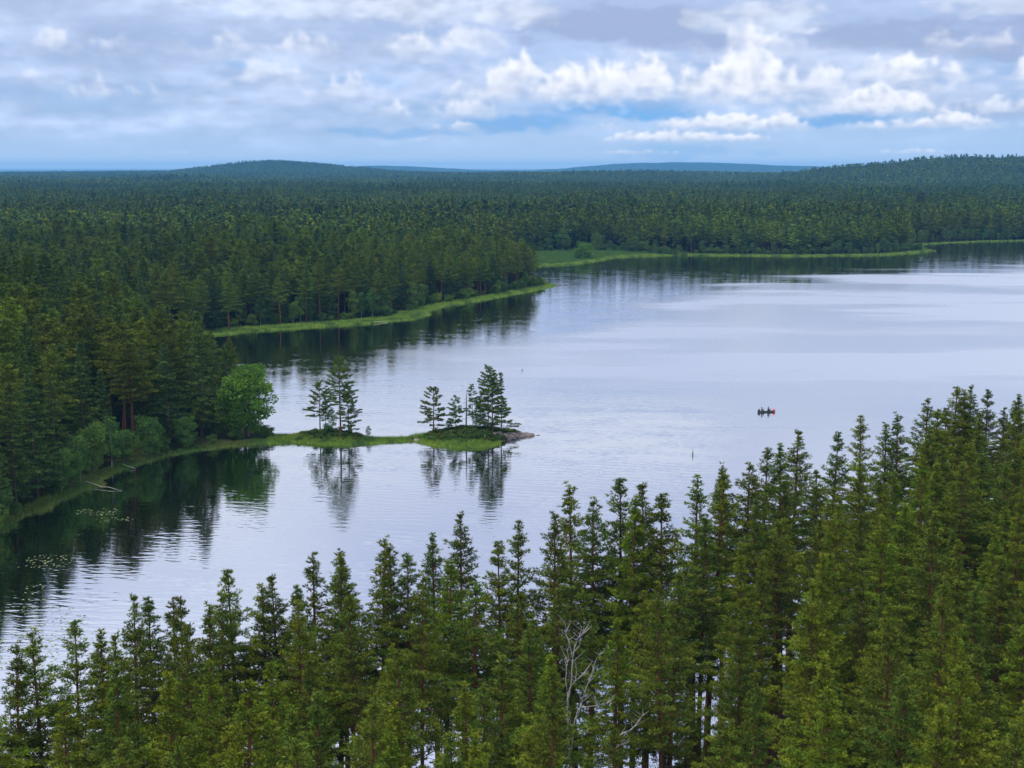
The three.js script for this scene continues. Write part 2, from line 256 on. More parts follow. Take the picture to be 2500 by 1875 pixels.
// A conifer 20 m tall standing at the origin. Returns the trunk with its limbs, and the crown.
function conifer(seed, o) {
  const r = rng(seed), H = 20, T = new Soup(), C = new Soup(), cb = o.base * H, lean = [jit(r, 0.35), jit(r, 0.35)], wob = r() * 6;
  const axis = (y) => { const t = y / H; return [lean[0] * t * t + 0.1 * Math.sin(t * 5 + wob) * (1 - t), y, lean[1] * t * t + 0.1 * Math.cos(t * 4 + wob) * (1 - t)]; };
  const R0 = o.trunk ?? 0.19, bark = o.bark ?? [0.14, 0.06, 0.036], trunkPath = Array.from({ length: o.lod > 1 ? 4 : 14 }, (_, i, n) => axis((i / ((o.lod > 1 ? 4 : 14) - 1)) * H * 0.985 - (i ? 0 : 0.6)));
  T.tube(trunkPath, (t) => R0 * (1 - t) ** 0.8 + 0.012, o.lod > 1 ? 3 : 7, () => { const f = 0.7 + 0.6 * r(); return bark.map((b) => b * f); });
  const dead = o.lod ? 0 : o.dead ?? 16;
  for (let i = 0; i < dead; i++) { const y = mix(H * 0.15, cb + 1, r()), a = r() * 6.283, l = 0.4 + r() * 1.1, p = axis(y); T.tube([p, [p[0] + Math.cos(a) * l * 0.6, y + jit(r, 0.15), p[2] + Math.sin(a) * l * 0.6], [p[0] + Math.cos(a) * l, y + jit(r, 0.3) - 0.1, p[2] + Math.sin(a) * l]], (t) => 0.022 * (1 - t) + 0.006, 3, [0.09, 0.075, 0.065]); }
  let y = cb, turn = r() * 6;
  while (y < H - 0.25) {
    const s = (y - cb) / (H - cb), n = Math.max(3, Math.round(o.per * (0.8 + 0.4 * r()))); turn += 1.1 + r();
    for (let b = 0; b < n; b++) {
      if (r() < (o.gaps ?? 0.08)) continue;
      const a = turn + (b + jit(r, 0.35)) / n * 6.283, len = o.reach * o.profile(s) * (0.7 + 0.6 * r()), el = o.rise(s) + jit(r, 0.16), yy = y + jit(r, o.gap * 0.45), p0 = axis(Math.min(yy, H - 0.1)), ca = Math.cos(a), sa = Math.sin(a), ce = Math.cos(el), se = Math.sin(el);
      const at = (t) => [p0[0] + ca * len * t * ce, p0[1] + len * (t * se + o.curl * t * t), p0[2] + sa * len * t * ce];
      if (o.lod < 1 || (o.lod === 1 && o.limbs)) T.tube([p0, at(0.45), at(0.85)], (t) => 0.03 * (1 - t) * (0.5 + len / 3) + 0.008, 3, [bark[0] * 0.75, bark[1] * 0.85, bark[2] * 0.9]);
      const tone = pickTone(r, o.tones ?? NEEDLE), m = Math.max(2, Math.round(len * o.clumps));
      for (let k = 0; k < m; k++) {
        const t = o.inner + (1.02 - o.inner) * ((k + r()) / m) ** 0.8, q = at(t), side = jit(r, 1) * (o.fan * len * (1.05 - t) + 0.1), g = 0.8 + 0.4 * r(), tn = tone.map((x) => x * g);
        q[0] += -sa * side; q[2] += ca * side; q[1] += o.plate * r();
        const d = [ca * 0.5 - sa * Math.sign(side) * 0.3, o.point, sa * 0.5 + ca * Math.sign(side) * 0.3];
        for (let j = 0; j < o.tufts; j++) { const v = norm([jit(r, 1), jit(r, 1), jit(r, 1)]), rr = o.ball * (s > 0.8 ? 1 - 2.4 * (s - 0.8) : 1) * r() ** 0.5; tuft(C, r, [q[0] + v[0] * rr, q[1] + v[1] * rr * 0.42, q[2] + v[2] * rr], norm([d[0] + v[0] * 0.7, d[1] + v[1] * 0.4, d[2] + v[2] * 0.7]), o.len, o.wid, o.blades, tn); }
      }
    }
    y += o.gap * (0.8 + 0.4 * r());
  }
  const top = axis(H * 0.985), tone = pickTone(r, o.tones ?? NEEDLE);
  for (let k = 0; k < (o.lod > 1 ? 3 : 26); k++) { const dn = r() ** 1.5 * 1.8, q = [top[0] + jit(r, 0.03 + 0.09 * dn), top[1] - dn, top[2] + jit(r, 0.03 + 0.09 * dn)]; tuft(C, r, q, norm([jit(r, 0.4), 1, jit(r, 0.4)]), o.len * (0.7 + 0.2 * dn), o.wid, o.blades, tone); }
  return { trunk: T.build(), crown: C.build(), H };
}
const pineProfile = (k) => (s) => (0.62 + 0.38 * sstep(0, 0.16, s)) * (1 - s) ** k + 0.02;
const pineOpts = (r, lod) => ({ lod, base: 0.36 + 0.16 * r(), per: lod > 1 ? 4 : 5, reach: 2.65 + 0.85 * r(), profile: pineProfile(lod === 1 ? 0.6 + 0.25 * r() : 0.92 + 0.28 * r()), rise: (s) => mix(-0.12, 0.95, s ** 1.6), curl: 0.16, gap: [0.6, 0.75, 1.2, 2.4][lod], clumps: [10, 5.4, 2.6, 1.2][lod], tufts: [6, 4, 1, 1][lod], ball: [0.2, 0.3, 0.2, 0.2][lod], inner: 0.06, fan: 0.34, plate: 0.14, point: 0.7, len: [0.17, 0.34, 1.1, 1.9][lod], wid: [0.02, 0.042, 0.24, 0.5][lod], blades: [5, 4, 3, 3][lod] });
const spruceTones = [[0.062, 0.1, 0.022], [0.078, 0.116, 0.024], [0.054, 0.094, 0.026]];
const spruceOpts = (r, lod) => ({ lod, base: 0.1 + 0.08 * r(), per: lod > 1 ? 4.5 : 6, reach: 2.2 + 0.6 * r(), profile: (s) => (1 - s) ** 0.85 * (0.75 + 0.25 * sstep(0, 0.1, s)) + 0.04, rise: (s) => mix(-0.3, 0.5, s ** 1.1), curl: 0.02, gap: [0.55, 0.72, 1.25, 2.4][lod], clumps: [4.6, 4, 2.2, 1.2][lod], tufts: [6, 4, 1, 1][lod], ball: [0.24, 0.3, 0.2, 0.2][lod], inner: 0.25, fan: 0.32, plate: 0.02, point: -0.15, len: [0.22, 0.36, 1.1, 1.9][lod], wid: [0.03, 0.05, 0.28, 0.5][lod], blades: [5, 4, 3, 3][lod], tones: spruceTones, bark: [0.07, 0.055, 0.045], dead: 4 });
// A broadleaf 10 m tall: stems that fork towards lobes of leaves.
const leafTones = [[0.085, 0.165, 0.024], [0.11, 0.185, 0.028], [0.066, 0.138, 0.026]];
function broadleaf(seed, o) {
  const r = rng(seed), T = new Soup(), C = new Soup(), H = 10, lobes = [], bark = o.bark ?? [0.24, 0.23, 0.21];
  for (let s = 0; s < o.stems; s++) {
    const a = s / o.stems * 6.283 + r(), sp = o.stems > 1 ? 0.5 + r() * 0.8 : 0.1, top = H * (0.78 + 0.2 * r()), foot = o.stems > 1 ? 0.35 : 0;
    const at = (t) => [Math.cos(a) * (foot * (1 - t * 0.3) + sp * t * t * 1.4) + 0.12 * Math.sin(t * 6 + s), top * t - (t ? 0 : 0.4), Math.sin(a) * (foot * (1 - t * 0.3) + sp * t * t * 1.4) + 0.12 * Math.cos(t * 5 + s)];
    T.tube(Array.from({ length: 8 }, (_, i) => at(i / 7)), (t) => (o.girth ?? 0.1) * (1 - t) + 0.012, o.lod > 1 ? 3 : 6, () => { const f = r() < 0.22 ? 0.3 : 0.75 + 0.4 * r(); return bark.map((b) => b * f); });
    for (let k = 0; k < o.lobes; k++) {
      const t = mix(o.base, 0.98, (k + r() * 0.8) / o.lobes), q = at(t), az = k * 2.4 + r(), reach = o.wide * Math.sin(Math.PI * clamp(mix(0.16, 0.97, (t - o.base) / (1 - o.base)))) ** 0.7 * (0.55 + 0.6 * r()), e = [q[0] + Math.cos(az) * reach, q[1] + jit(r, 0.5) + 0.25 * reach, q[2] + Math.sin(az) * reach];
      if (o.lod < 2) T.tube([q, [mix(q[0], e[0], 0.55), mix(q[1], e[1], 0.6) + 0.1, mix(q[2], e[2], 0.55)], e], (u) => 0.03 * (1 - u) + 0.006, 3, bark.map((b) => b * 0.5));
      lobes.push([e, o.lobe * (0.7 + 0.6 * r()), pickTone(r, o.tones ?? leafTones, 0.2)]);
    }
  }
  for (const [e, R, tone] of lobes) for (let k = 0; k < o.leaves; k++) {
    const d = norm([jit(r, 1), jit(r, 1) * 0.9 + 0.1, jit(r, 1)]), q = r() ** 0.4 * R, p = [e[0] + d[0] * q, e[1] + d[1] * q * 0.8, e[2] + d[2] * q], dir = norm([d[0] + jit(r, 0.8), d[1] + jit(r, 0.6) - (o.weep ?? 0.1), d[2] + jit(r, 0.8)]), f = 0.75 + 0.5 * r();
    C.kite(p, dir, norm(cross(dir, [jit(r, 1), jit(r, 1), jit(r, 1)])), o.leaf * (0.7 + 0.6 * r()), o.leaf * 0.36, tone.map((x) => x * f));
  }
  return { trunk: T.build(), crown: C.build(), H };
}
const birchOpts = (lod) => ({ lod, stems: 1, lobes: [34, 24, 9][lod], base: 0.22, wide: 1.75, lobe: [0.62, 0.7, 1.1][lod], leaves: [110, 70, 26][lod], leaf: [0.24, 0.32, 0.75][lod], girth: 0.1, weep: 0.35 });
const alderOpts = (lod) => ({ lod, stems: 3, lobes: [32, 16, 6][lod], base: 0.14, wide: 2.4, lobe: [0.95, 1.0, 1.5][lod], leaves: [170, 95, 26][lod], leaf: [0.26, 0.34, 0.8][lod], girth: 0.11, bark: [0.16, 0.145, 0.12] });
const bushOpts = (lod) => ({ lod, stems: 5, lobes: [7, 5, 3][lod], base: 0.05, wide: 3.4, lobe: [1.8, 2, 2.6][lod], leaves: [150, 90, 30][lod], leaf: [0.55, 0.75, 1.7][lod], girth: 0.07, bark: [0.12, 0.1, 0.08] });

const barkMat = new THREE.MeshPhysicalMaterial({ name: 'bark', vertexColors: true, roughness: 0.95, specularIntensity: 0.2 });
const tint = (name, r, g, b) => new THREE.MeshPhysicalMaterial({ name, vertexColors: true, color: new THREE.Color().setRGB(r, g, b), roughness: 0.9, specularIntensity: 0.12 });
const needleMats = [tint('pine_needles', 1, 1, 1), tint('pine_needles_yellowish', 1.22, 1.16, 0.85), tint('pine_needles_bluish', 0.82, 0.94, 1.05), tint('pine_needles_dull', 0.86, 0.83, 0.9), tint('pine_needles_fresh', 1.12, 1.22, 0.85)];
const leafMat = (name, r, g, b) => new THREE.MeshPhysicalMaterial({ name, vertexColors: true, color: new THREE.Color().setRGB(r, g, b), roughness: 0.9, transmission: 0.35, thickness: 0, specularIntensity: 0.15 });
const leafMats = [leafMat('leaves', 0.9, 0.9, 1), leafMat('leaves_yellowish', 1.2, 1.1, 0.85), leafMat('leaves_bluish', 0.68, 0.8, 0.95), leafMat('leaves_fresh', 1.12, 1.25, 0.85)];

const R = rng(77), proto = {};
const lib = (key, n, make) => { proto[key] = Array.from({ length: n }, (_, i) => make(i)); };
lib('pine0', 8, (i) => conifer(101 + i, pineOpts(R, 0)));
lib('pine1', 5, (i) => conifer(151 + i, pineOpts(R, 1)));
lib('spruce1', 5, (i) => conifer(201 + i, spruceOpts(R, 1)));
lib('birch1', 4, (i) => broadleaf(301 + i, birchOpts(1)));
lib('alder0', 2, (i) => broadleaf(331 + i, alderOpts(0)));
lib('alder1', 3, (i) => broadleaf(351 + i, alderOpts(1)));
lib('bush1', 4, (i) => broadleaf(381 + i, bushOpts(1)));
lib('bush2', 2, (i) => broadleaf(391 + i, bushOpts(2)));
lib('birch2', 3, (i) => broadleaf(401 + i, birchOpts(2)));
lib('pine2', 5, (i) => conifer(451 + i, pineOpts(R, 2)));
lib('spruce2', 4, (i) => conifer(501 + i, spruceOpts(R, 2)));
lib('pine3', 4, (i) => conifer(551 + i, pineOpts(R, 3)));

const used = {};
const numbered = (name) => { const n = used[name] = (used[name] ?? -1) + 1; return n ? `${name}_${String(n).padStart(3, '0')}` : name; };
function tag(o, label, category, group) { o.userData.label = label; o.userData.category = category; if (group) o.userData.group = group; return o; }
function part(parent, name, geo, mat) { const m = new THREE.Mesh(geo, mat); m.name = name; m.castShadow = m.receiveShadow = true; parent.add(m); return m; }
function thing(name, x, y, z, turn = 0) { const g = new THREE.Group(); g.name = numbered(name); g.position.set(x, y, z); g.rotation.y = turn; scene.add(g); return g; }
function tree(name, p, x, z, h, mat, label, category, group, wide = 1, y = height(x, z)) {
  const g = thing(name, x, y, z, R() * 6.283), k = h / p.H; g.scale.set(k * wide, k, k * wide);
  part(g, 'trunk', p.trunk, barkMat); part(g, 'crown', p.crown, mat); g.rotation.x = jit(R, 0.025); g.rotation.z = jit(R, 0.025);
  return tag(g, label, category, group);
}
const any = (r, list) => list[(r() * list.length) | 0];
const ordinal = (n) => n + (n % 100 > 10 && n % 100 < 14 ? 'th' : ['th', 'st', 'nd', 'rd'][n % 10] ?? 'th');
// scatter with a least spacing
class Spots { constructor(c) { this.c = c; this.m = new Map(); } free(x, z, s) { const c = this.c, i = Math.floor(x / c), j = Math.floor(z / c), n = Math.ceil(s / c); for (let a = -n; a <= n; a++) for (let b = -n; b <= n; b++) for (const [u, v] of this.m.get((i + a) * 65536 + j + b) ?? []) if ((u - x) ** 2 + (v - z) ** 2 < s * s) return false; return true; } add(x, z) { const k = Math.floor(x / this.c) * 65536 + Math.floor(z / this.c); if (!this.m.has(k)) this.m.set(k, []); this.m.get(k).push([x, z]); } }
const spots = new Spots(4);
// names each tree of a stand by its row behind the water and its place in that row, seen from the lookout
function nameRows(list, deep, say) {
  const rows = {}; for (const t of list) (rows[Math.floor(t.d / deep)] ??= []).push(t);
  Object.keys(rows).map(Number).sort((a, b) => a - b).forEach((k, i) => rows[k].sort((a, b) => a.x / -a.z - b.x / -b.z).forEach((t, j) => { t.o.userData.label = say(t, i + 1, j + 1); }));
}
const toneName = { pine_needles: 'mid green', pine_needles_yellowish: 'yellowish green', pine_needles_bluish: 'bluish green', pine_needles_dull: 'dull green', pine_needles_fresh: 'fresh green' };

// ───────── the near stand of pines ─────────
const edgePines = [[-33.8, -92.5, 23.6], [-32.5, -93.9, 24.2], [-31.1, -97.5, 24.0], [-27.3, -92.3, 24.5], [-26.4, -91.8, 24.5], [-26.7, -102.0, 23.7], [-25.2, -102.3, 23.7], [-23.5, -98.8, 25.1], [-22.2, -99.7, 24.2], [-21.5, -102.7, 24.2], [-21.1, -105.3, 25.5], [-18.3, -103.1, 24.7], [-17.4, -103.4, 25.4], [-16.1, -102.8, 24.8], [-15.7, -110.4, 25.1], [-13.7, -112.3, 24.5], [-10.8, -112.8, 25.4], [-9.2, -109.4, 25.8], [-8.2, -109.6, 25.3], [-6.2, -113.2, 25.8], [-4.2, -119.6, 26.0], [-0.8, -112.2, 25.7], [0.2, -112.6, 27.1], [3.3, -112.3, 27.9], [5.5, -121.7, 28.0], [6.7, -118.2, 27.8], [9.4, -120.0, 29.4], [10.1, -114.3, 28.7], [11.5, -118.4, 29.0], [12.7, -115.5, 29.0], [16.6, -126.0, 28.1], [18.3, -127.7, 28.1], [20.5, -135.2, 27.0], [22.5, -134.2, 27.3], [26.5, -146.9, 26.6], [28.0, -144.4, 27.3], [30.7, -152.2, 27.1], [36.1, -158.8, 25.9], [41.9, -168.6, 26.0], [43.3, -163.1, 26.2], [44.6, -161.8, 27.4], [52.1, -178.2, 26.6], [58.1, -186.6, 27.0], [59.7, -186.6, 26.5], [60.9, -187.5, 26.9], [62.1, -185.7, 26.7], [59.9, -170.8, 26.7], [59.4, -166.0, 27.1]];
edgePines.forEach(([x, z, top], i) => {
  const y = height(x, z); spots.add(x, z);
  tree('pine_tree', proto.pine0[(i * 3) % 8], x, z, top - y, any(R, needleMats), `pine of the near stand with its top against the lake, ${ordinal(i + 1)} from the left`, 'pine tree', 'pines of the near stand', 1.02 + 0.35 * R(), y);
});
const deadBirchSpot = [4.6, -96];
{
  let n = 0; const stand = [];
  for (let i = 0; i < 9000 && n < 208; i++) {
    const z = -48 - 145 * R(), x = (R() * 2 - 1) * (0.37 * -z + 6), d = landDist(x, z);
    if (d < 3.5 || d > 75 || !spots.free(x, z, 3.7)) continue;
    const t = x / -z - deadBirchSpot[0] / -deadBirchSpot[1]; if (z > -97 && t > -0.02 && t < 0.09 && z < -74) continue;
    const y = height(x, z), young = R() < 0.16, top = young ? mix(15, 20, R()) : mix(21.5, 26.5, R());
    // keep only those whose top the lens of the drone can reach
    if ((55 - top) / -z > 0.47) continue;
    spots.add(x, z); n++;
    const m = young && R() < 0.5 ? needleMats[R() < 0.5 ? 1 : 4] : any(R, needleMats);
    stand.push({ x, z, d, young, m, o: tree('pine_tree', any(R, proto.pine0), x, z, top - y, m, 'pine', 'pine tree', 'pines of the near stand', 0.85 + 0.6 * R(), y) });
  }
  nameRows(stand, 9, (t, row, k) => `${t.young ? 'young ' : ''}${toneName[t.m.name]} pine, ${ordinal(row)} row inside the near stand, ${ordinal(k)} from the left`);
  console.log('near fill', n);
}

// ───────── stand on the left shore ─────────
const along = (line, step, fn) => { let carry = 0; for (let i = 0; i + 1 < line.length; i++) { const [ax, az] = line[i], [bx, bz] = line[i + 1], l = Math.hypot(bx - ax, bz - az), nx = -(bz - az) / l, nz = (bx - ax) / l; for (let t = carry; t < l; t += step) { fn(ax + (bx - ax) * t / l, az + (bz - az) * t / l, nx, nz); carry = t + step - l; } } };
const inland = (x, z, nx, nz, d) => { const s = landDist(x + nx * 2, z + nz * 2) > 0 ? 1 : -1; return [x + nx * d * s, z + nz * d * s]; };
{
  // the big round broadleaf at the neck of the spit
  const b = tree('alder_tree', proto.alder0[0], -55.2, -291.5, 15.4, leafMats[3], 'large round light green broadleaf where the left shore meets the grassy spit', 'broadleaf tree', 'broadleaves of the left shore', 1.12); for (const [ax, az] of [[-54, -292.5], [-51, -288], [-56, -287], [-58, -294], [-53, -297]]) spots.add(ax, az);
  tree('alder_tree', proto.alder0[1], -58.5, -291, 12, leafMats[0], 'smaller broadleaf leaning on the big round one at the spit', 'broadleaf tree', 'broadleaves of the left shore', 0.85); spots.add(-58.5, -291);
  [[-81.5, -216, 22], [-83.5, -222.5, 21.5], [-86.5, -211.5, 23], [-81.2, -229, 20.5], [-80, -236, 21], [-91, -206.5, 22], [-79, -243.5, 19.5], [-87, -218, 24]].sort((a, b) => a[0] / -a[1] - b[0] / -b[1]).forEach(([x, z, h], i) => { spots.add(x, z); tree('spruce_tree', proto.spruce1[i % 5], x, z, h, needleMats[i % 3 ? 0 : 2], `tall waterside spruce at the left wood's near end, ${ordinal(i + 1)} from the left`, 'spruce tree', 'spruces of the left wood', 1.25 + 0.25 * R()); });
  let n = 0;
  along([[-82, -210], ...leftShore], 5.2, (x, z, nx, nz) => {
    const [bx, bz] = inland(x, z, nx, nz, 0.5 + R() * 2.4), kind = R(); n++;
    if (bz < -284 || !spots.free(bx, bz, 2)) return; spots.add(bx, bz);
    if (kind < 0.55) tree('birch_tree', any(R, kind < 0.2 ? proto.birch1 : proto.alder1), bx, bz, 4.5 + R() * 6.5, leafMats[R() < 0.35 ? 0 : 2], `leafy green tree fringing the left shore, ${ordinal(n)} from the frame edge`, 'broadleaf tree', 'broadleaves of the left shore', 0.85 + 0.35 * R());
    else tree('shore_bush', any(R, proto.bush1), bx, bz, 1.8 + R() * 1.8, leafMats[R() < 0.4 ? 0 : 2], `round green bush at the foot of the left wood, ${ordinal(n)} along the shore`, 'bush', 'bushes of the left shore');
  });
  const conifers = [];
  for (let i = 0; i < 26000; i++) {
    const z = -188 - 302 * R(), x = -52 - (0.44 * -z - 20) * R(), d = landDist(x, z);
    if (x < 0.43 * z - 8 || d < (z < -340 ? 4 : 1.3) || !spots.free(x, z, 5.3)) continue;
    spots.add(x, z); conifers.push([x, z, d]);
  }
  conifers.sort((a, b) => b[1] - a[1]);
  let pines = 0, spruces = 0; const rest = [], wood = [];
  for (const [x, z, d] of conifers) {
    const spruce = R() < 0.36, edge = d < 9, h = z > -262 && x < -64 ? mix(19, 25, R()) : edge ? mix(16, 22.5, R()) : mix(18, 26, R());
    const kind = spruce ? 'spruce' : 'pine', m = spruce ? needleMats[R() < 0.5 ? 0 : 2] : any(R, needleMats);
    if (spruce ? spruces++ < 162 : pines++ < 32) wood.push({ x, z, d, kind, m, o: tree(kind + '_tree', any(R, proto[kind + '1']), x, z, spruce ? h : h + 1, m, kind, kind + ' tree', kind + 's of the left wood', (spruce ? 1.2 : 1.35) + 0.4 * R()) });
    else rest.push([x, z, h, spruce]);
  }
  for (const kind of ['pine', 'spruce']) nameRows(wood.filter((t) => t.kind === kind), 8, (t, row, k) => `${toneName[t.m.name]} ${kind} of the left wood, ${ordinal(row)} row from the water, ${ordinal(k)} from the left`);
  console.log('left', conifers.length, pines, spruces, rest.length);
  globalThis.leftRest = rest;
}

// ───────── the woods beyond, too many to count ─────────
const woods = new THREE.Group(); woods.name = 'forest'; woods.userData = { kind: 'stuff', label: 'dense pine and spruce forest covering the far shores and hills', category: 'forest' }; scene.add(woods);
{
  const mat = new THREE.MeshPhysicalMaterial({ name: 'far_conifers', vertexColors: true, roughness: 0.9, specularIntensity: 0.12 });
  const whole = (p) => mergeGeometries([p.trunk, p.crown]);
  const coarse = { pine2: 0.9, spruce2: 0.95, pine3: 0.9 };
  const kinds = {}; for (const k of ['pine1', 'spruce1', 'pine2', 'spruce2', 'pine3']) proto[k].forEach((p, i) => { kinds[k + i] = { geo: whole(p), at: [] }; });
  const tones = [[1, 1, 1], [0.84, 0.95, 1.12], [1.04, 1.06, 0.95], [0.88, 0.86, 0.92], [0.8, 0.87, 0.98], [0.95, 1.1, 0.98]];
  const put = (k, x, z, h, wide = 1) => { const patch = 1 + 0.8 * fbm(x * 0.004, 6, z * 0.004, 3), warm = 1 + 0.25 * fbm(x * 0.007, 12, z * 0.007, 3); const i = (R() * proto[k].length) | 0; kinds[k + i].at.push([x, height(x, z), z, h / 20, wide * h / 20, R() * 6.283, any(R, tones).map((t, c) => t * (coarse[k] ?? 1) * patch * (c ? 1 : warm))]); };
  for (const [x, z, h, sp] of globalThis.leftRest) put(sp ? 'spruce1' : 'pine1', x, z, h, 1.3 + 0.45 * R());
  // peninsula and far shores
  const cells = (r0, r1, step, fn) => { for (let z = -r1; z < -300; z += step) for (let x = 0.38 * z - 30; x < -0.38 * z + 30; x += step) { const px = x + jit(R, step * 0.45), pz = z + jit(R, step * 0.45), r = Math.hypot(px, pz); if (r < r0 || r >= r1) continue; fn(px, pz, r); } };
  cells(300, 1350, 5.4, (x, z) => {
    if (z > -490 && x > -130) { if (landDist(x, z) < 40 && x > 0.4 * z) return; }
    const d = landDist(x, z) + shoreWobble(z, x); if (d < meadowReach(x, z) + (z < -880 ? 7 : 2.5) || z > -470) return;
    if (!spots.free(x, z, 2)) return;
    const edge = d < meadowReach(x, z) + 8, k = fbm(x * 0.012, 2, z * 0.012, 3), h = (edge ? mix(14, 21, R()) : R() < 0.06 ? mix(24, 28, R()) : mix(15.5, 24, R())) * (1 + k * 0.35), near = z > -760;
    if (k < -0.24 && !edge && R() < 0.35) return;
    put(R() < 0.3 + k ? (near ? 'spruce1' : 'spruce2') : near ? 'pine1' : 'pine2', x, z, h, (near ? 1.35 : 1.2) + 0.45 * R());
  });
  cells(1350, 2900, 5, (x, z) => { if (landDist(x, z) < 4) return; const k = fbm(x * 0.005, 2, z * 0.005, 3); put(R() < 0.35 + k ? 'spruce2' : 'pine2', x, z, (R() < 0.05 ? 26 : mix(15, 22, R())) * (1 + k * 0.7), 1.05 + 0.3 * R()); });
  cells(2900, 4800, 7.5, (x, z) => { const k = fbm(x * 0.003, 2, z * 0.003, 3); put('pine3', x, z, (R() < 0.06 ? 26 : mix(14, 21, R())) * (1 + k * 0.8), 1.25 + 0.4 * R()); });
  cells(4800, 8600, 10, (x, z) => put('pine3', x, z, R() < 0.1 ? 28 : mix(13, 23, R()), 1.5));
  for (const [key, { geo, at }] of Object.entries(kinds)) {
    if (!at.length) continue;
    const m = new THREE.InstancedMesh(geo, mat, at.length), M = new THREE.Matrix4(), q = new THREE.Quaternion(), c = new THREE.Color(), Y = new THREE.Vector3(0, 1, 0); m.name = 'conifers'; m.userData.kind = 'stuff';
    at.forEach(([x, y, z, s, w, a, t], i) => { m.setMatrixAt(i, M.compose(new THREE.Vector3(x, y, z), q.setFromAxisAngle(Y, a), new THREE.Vector3(w, s, w))); const f = 0.78 + 0.44 * R(); m.setColorAt(i, c.setRGB(t[0] * f, t[1] * f, t[2] * f)); });
    m.castShadow = m.receiveShadow = true; woods.add(m);
  }
  console.log('woods', Object.values(kinds).reduce((s, k) => s + k.at.length, 0));
}

// ───────── broadleaves and bushes of the far shores ─────────
{
  let n = 0;
  along(penFront.slice(1), 3.4, (x, z, nx, nz) => {
    n++; const [bx, bz] = inland(x, z, nx, nz, meadowReach(x, z) + 0.5 + R() * 4), k = R();
    if (k < 0.3) tree('birch_tree', any(R, proto.birch1), bx, bz, 6.5 + R() * 5, any(R, leafMats.slice(0, 3)), `light green birch before the conifers of the wooded point, ${ordinal(n)} along its shore`, 'broadleaf tree', 'broadleaves of the wooded point', 0.85 + 0.3 * R());
    else if (k < 0.85) tree('shore_bush', any(R, proto.bush1), bx, bz, 2 + R() * 2.8, any(R, leafMats.slice(0, 3)), `green bush behind the grass of the wooded point, ${ordinal(n)} along its shore`, 'bush', 'bushes of the wooded point', 1 + 0.4 * R());
  });
  n = 0;
  along([[-10, -935], [30, -958], [60, -962], [90, -952], ...farShore.slice(5)], 3.3, (x, z, nx, nz) => {
    n++; const k = R(), [bx, bz] = z < -940 && x < 95 ? [x + jit(R, 3), z + jit(R, 5)] : inland(x, z, nx, nz, 5.5 + R() * 5);
    if (k < 0.62) tree('birch_tree', any(R, k < 0.14 ? proto.alder1 : proto.birch1), bx, bz, 4.5 + R() * R() * 12, leafMats[R() < 0.6 ? 2 : R() < 0.6 ? 0 : 1], `light green broadleaf before the conifers of the far shore, ${ordinal(n)} from the marsh`, 'broadleaf tree', 'broadleaves of the far shore', 0.95 + 0.6 * R());
    else tree('shore_bush', any(R, proto.bush1), bx, bz, 2.5 + R() * 2.5, any(R, leafMats.slice(0, 3)), `low bush at the foot of the far shore, ${ordinal(n)} from the marsh`, 'bush', 'bushes of the far shore', 1.2);
  });
  n = 0;
  along(bay, 5, (x, z, nx, nz) => { n++; const [bx, bz] = inland(x, z, nx, nz, 8 + R() * 5); tree('birch_tree', any(R, proto.birch1), bx, bz, 6 + R() * 6, any(R, leafMats.slice(0, 3)), `broadleaf on the shore of the distant bay, ${ordinal(n)} from the point`, 'broadleaf tree', 'broadleaves of the distant bay'); });
  tree('marsh_willow', proto.alder1[1], 45.5, -884, 10.5, leafMats[3], 'round yellow green willow alone on the edge of the marsh', 'broadleaf tree', undefined, 1.45);
  tree('marsh_willow', proto.alder1[0], 40.5, -884, 8, leafMats[3], 'lower yellow green willow beside the lone marsh willow', 'broadleaf tree', undefined, 1.2);
  tree('pine_tree', proto.pine1[2], 53, -890, 17.5, needleMats[2], 'single dark pine beside the willows on the marsh', 'pine tree', undefined, 1.35);
}
console.log('done trees');

// ───────── pines of the two islets on the spit ─────────
function isletPine(seed, x, z, h, o, label) {
  const u = 20 / h, r = rng(seed);
  const p = conifer(seed, { lod: 0, base: o.base, per: o.per ?? 4, reach: o.reach * u * 1.12, profile: o.profile ?? ((s) => (0.62 + 0.38 * sstep(0, 0.3, s)) * (1 - s) ** 0.7 + 0.08), rise: o.rise ?? ((s) => mix(-0.12, 0.7, s ** 1.4)), curl: o.curl ?? 0.12, gap: (o.gap ?? 0.42) * u, clumps: 5.2 / u, tufts: 7, ball: 0.22 * u, inner: 0.3, fan: 0.3, plate: 0.1 * u, point: 0.5, len: 0.26 * u, wid: 0.034 * u, blades: 5, gaps: (o.gaps ?? 0.2) * 1.15, trunk: (o.girth ?? 0.13) * u, dead: 10, bark: [0.09, 0.05, 0.038] });
  const t = tree('pine_tree', p, x, z, h, o.mat ?? needleMats[2], label, 'pine tree', 'pines of the islets'); if (o.turn !== undefined) t.rotation.y = o.turn; return t;
}
isletPine(601, -35.1, -288.2, 16.2, { base: 0.42, reach: 3.3, girth: 0.2, gap: 0.5, gaps: 0.16 }, 'tallest islet pine, with a bare lower trunk and a broad crown');
isletPine(602, -40.1, -294.5, 10.6, { base: 0.3, reach: 3.0, girth: 0.14, gap: 0.5, gaps: 0.25 }, 'pine with flat layered branches, left of the tallest islet pine');
isletPine(603, -38.9, -294.2, 8, { base: 0.28, reach: 1.2, girth: 0.08, gaps: 0.35 }, 'thin pine close behind the layered pine of the left islet');
isletPine(604, -33.6, -290.5, 10.4, { base: 0.12, reach: 2.5, girth: 0.11, gaps: 0.22 }, 'crooked pine with low branches, right of the tallest islet pine');
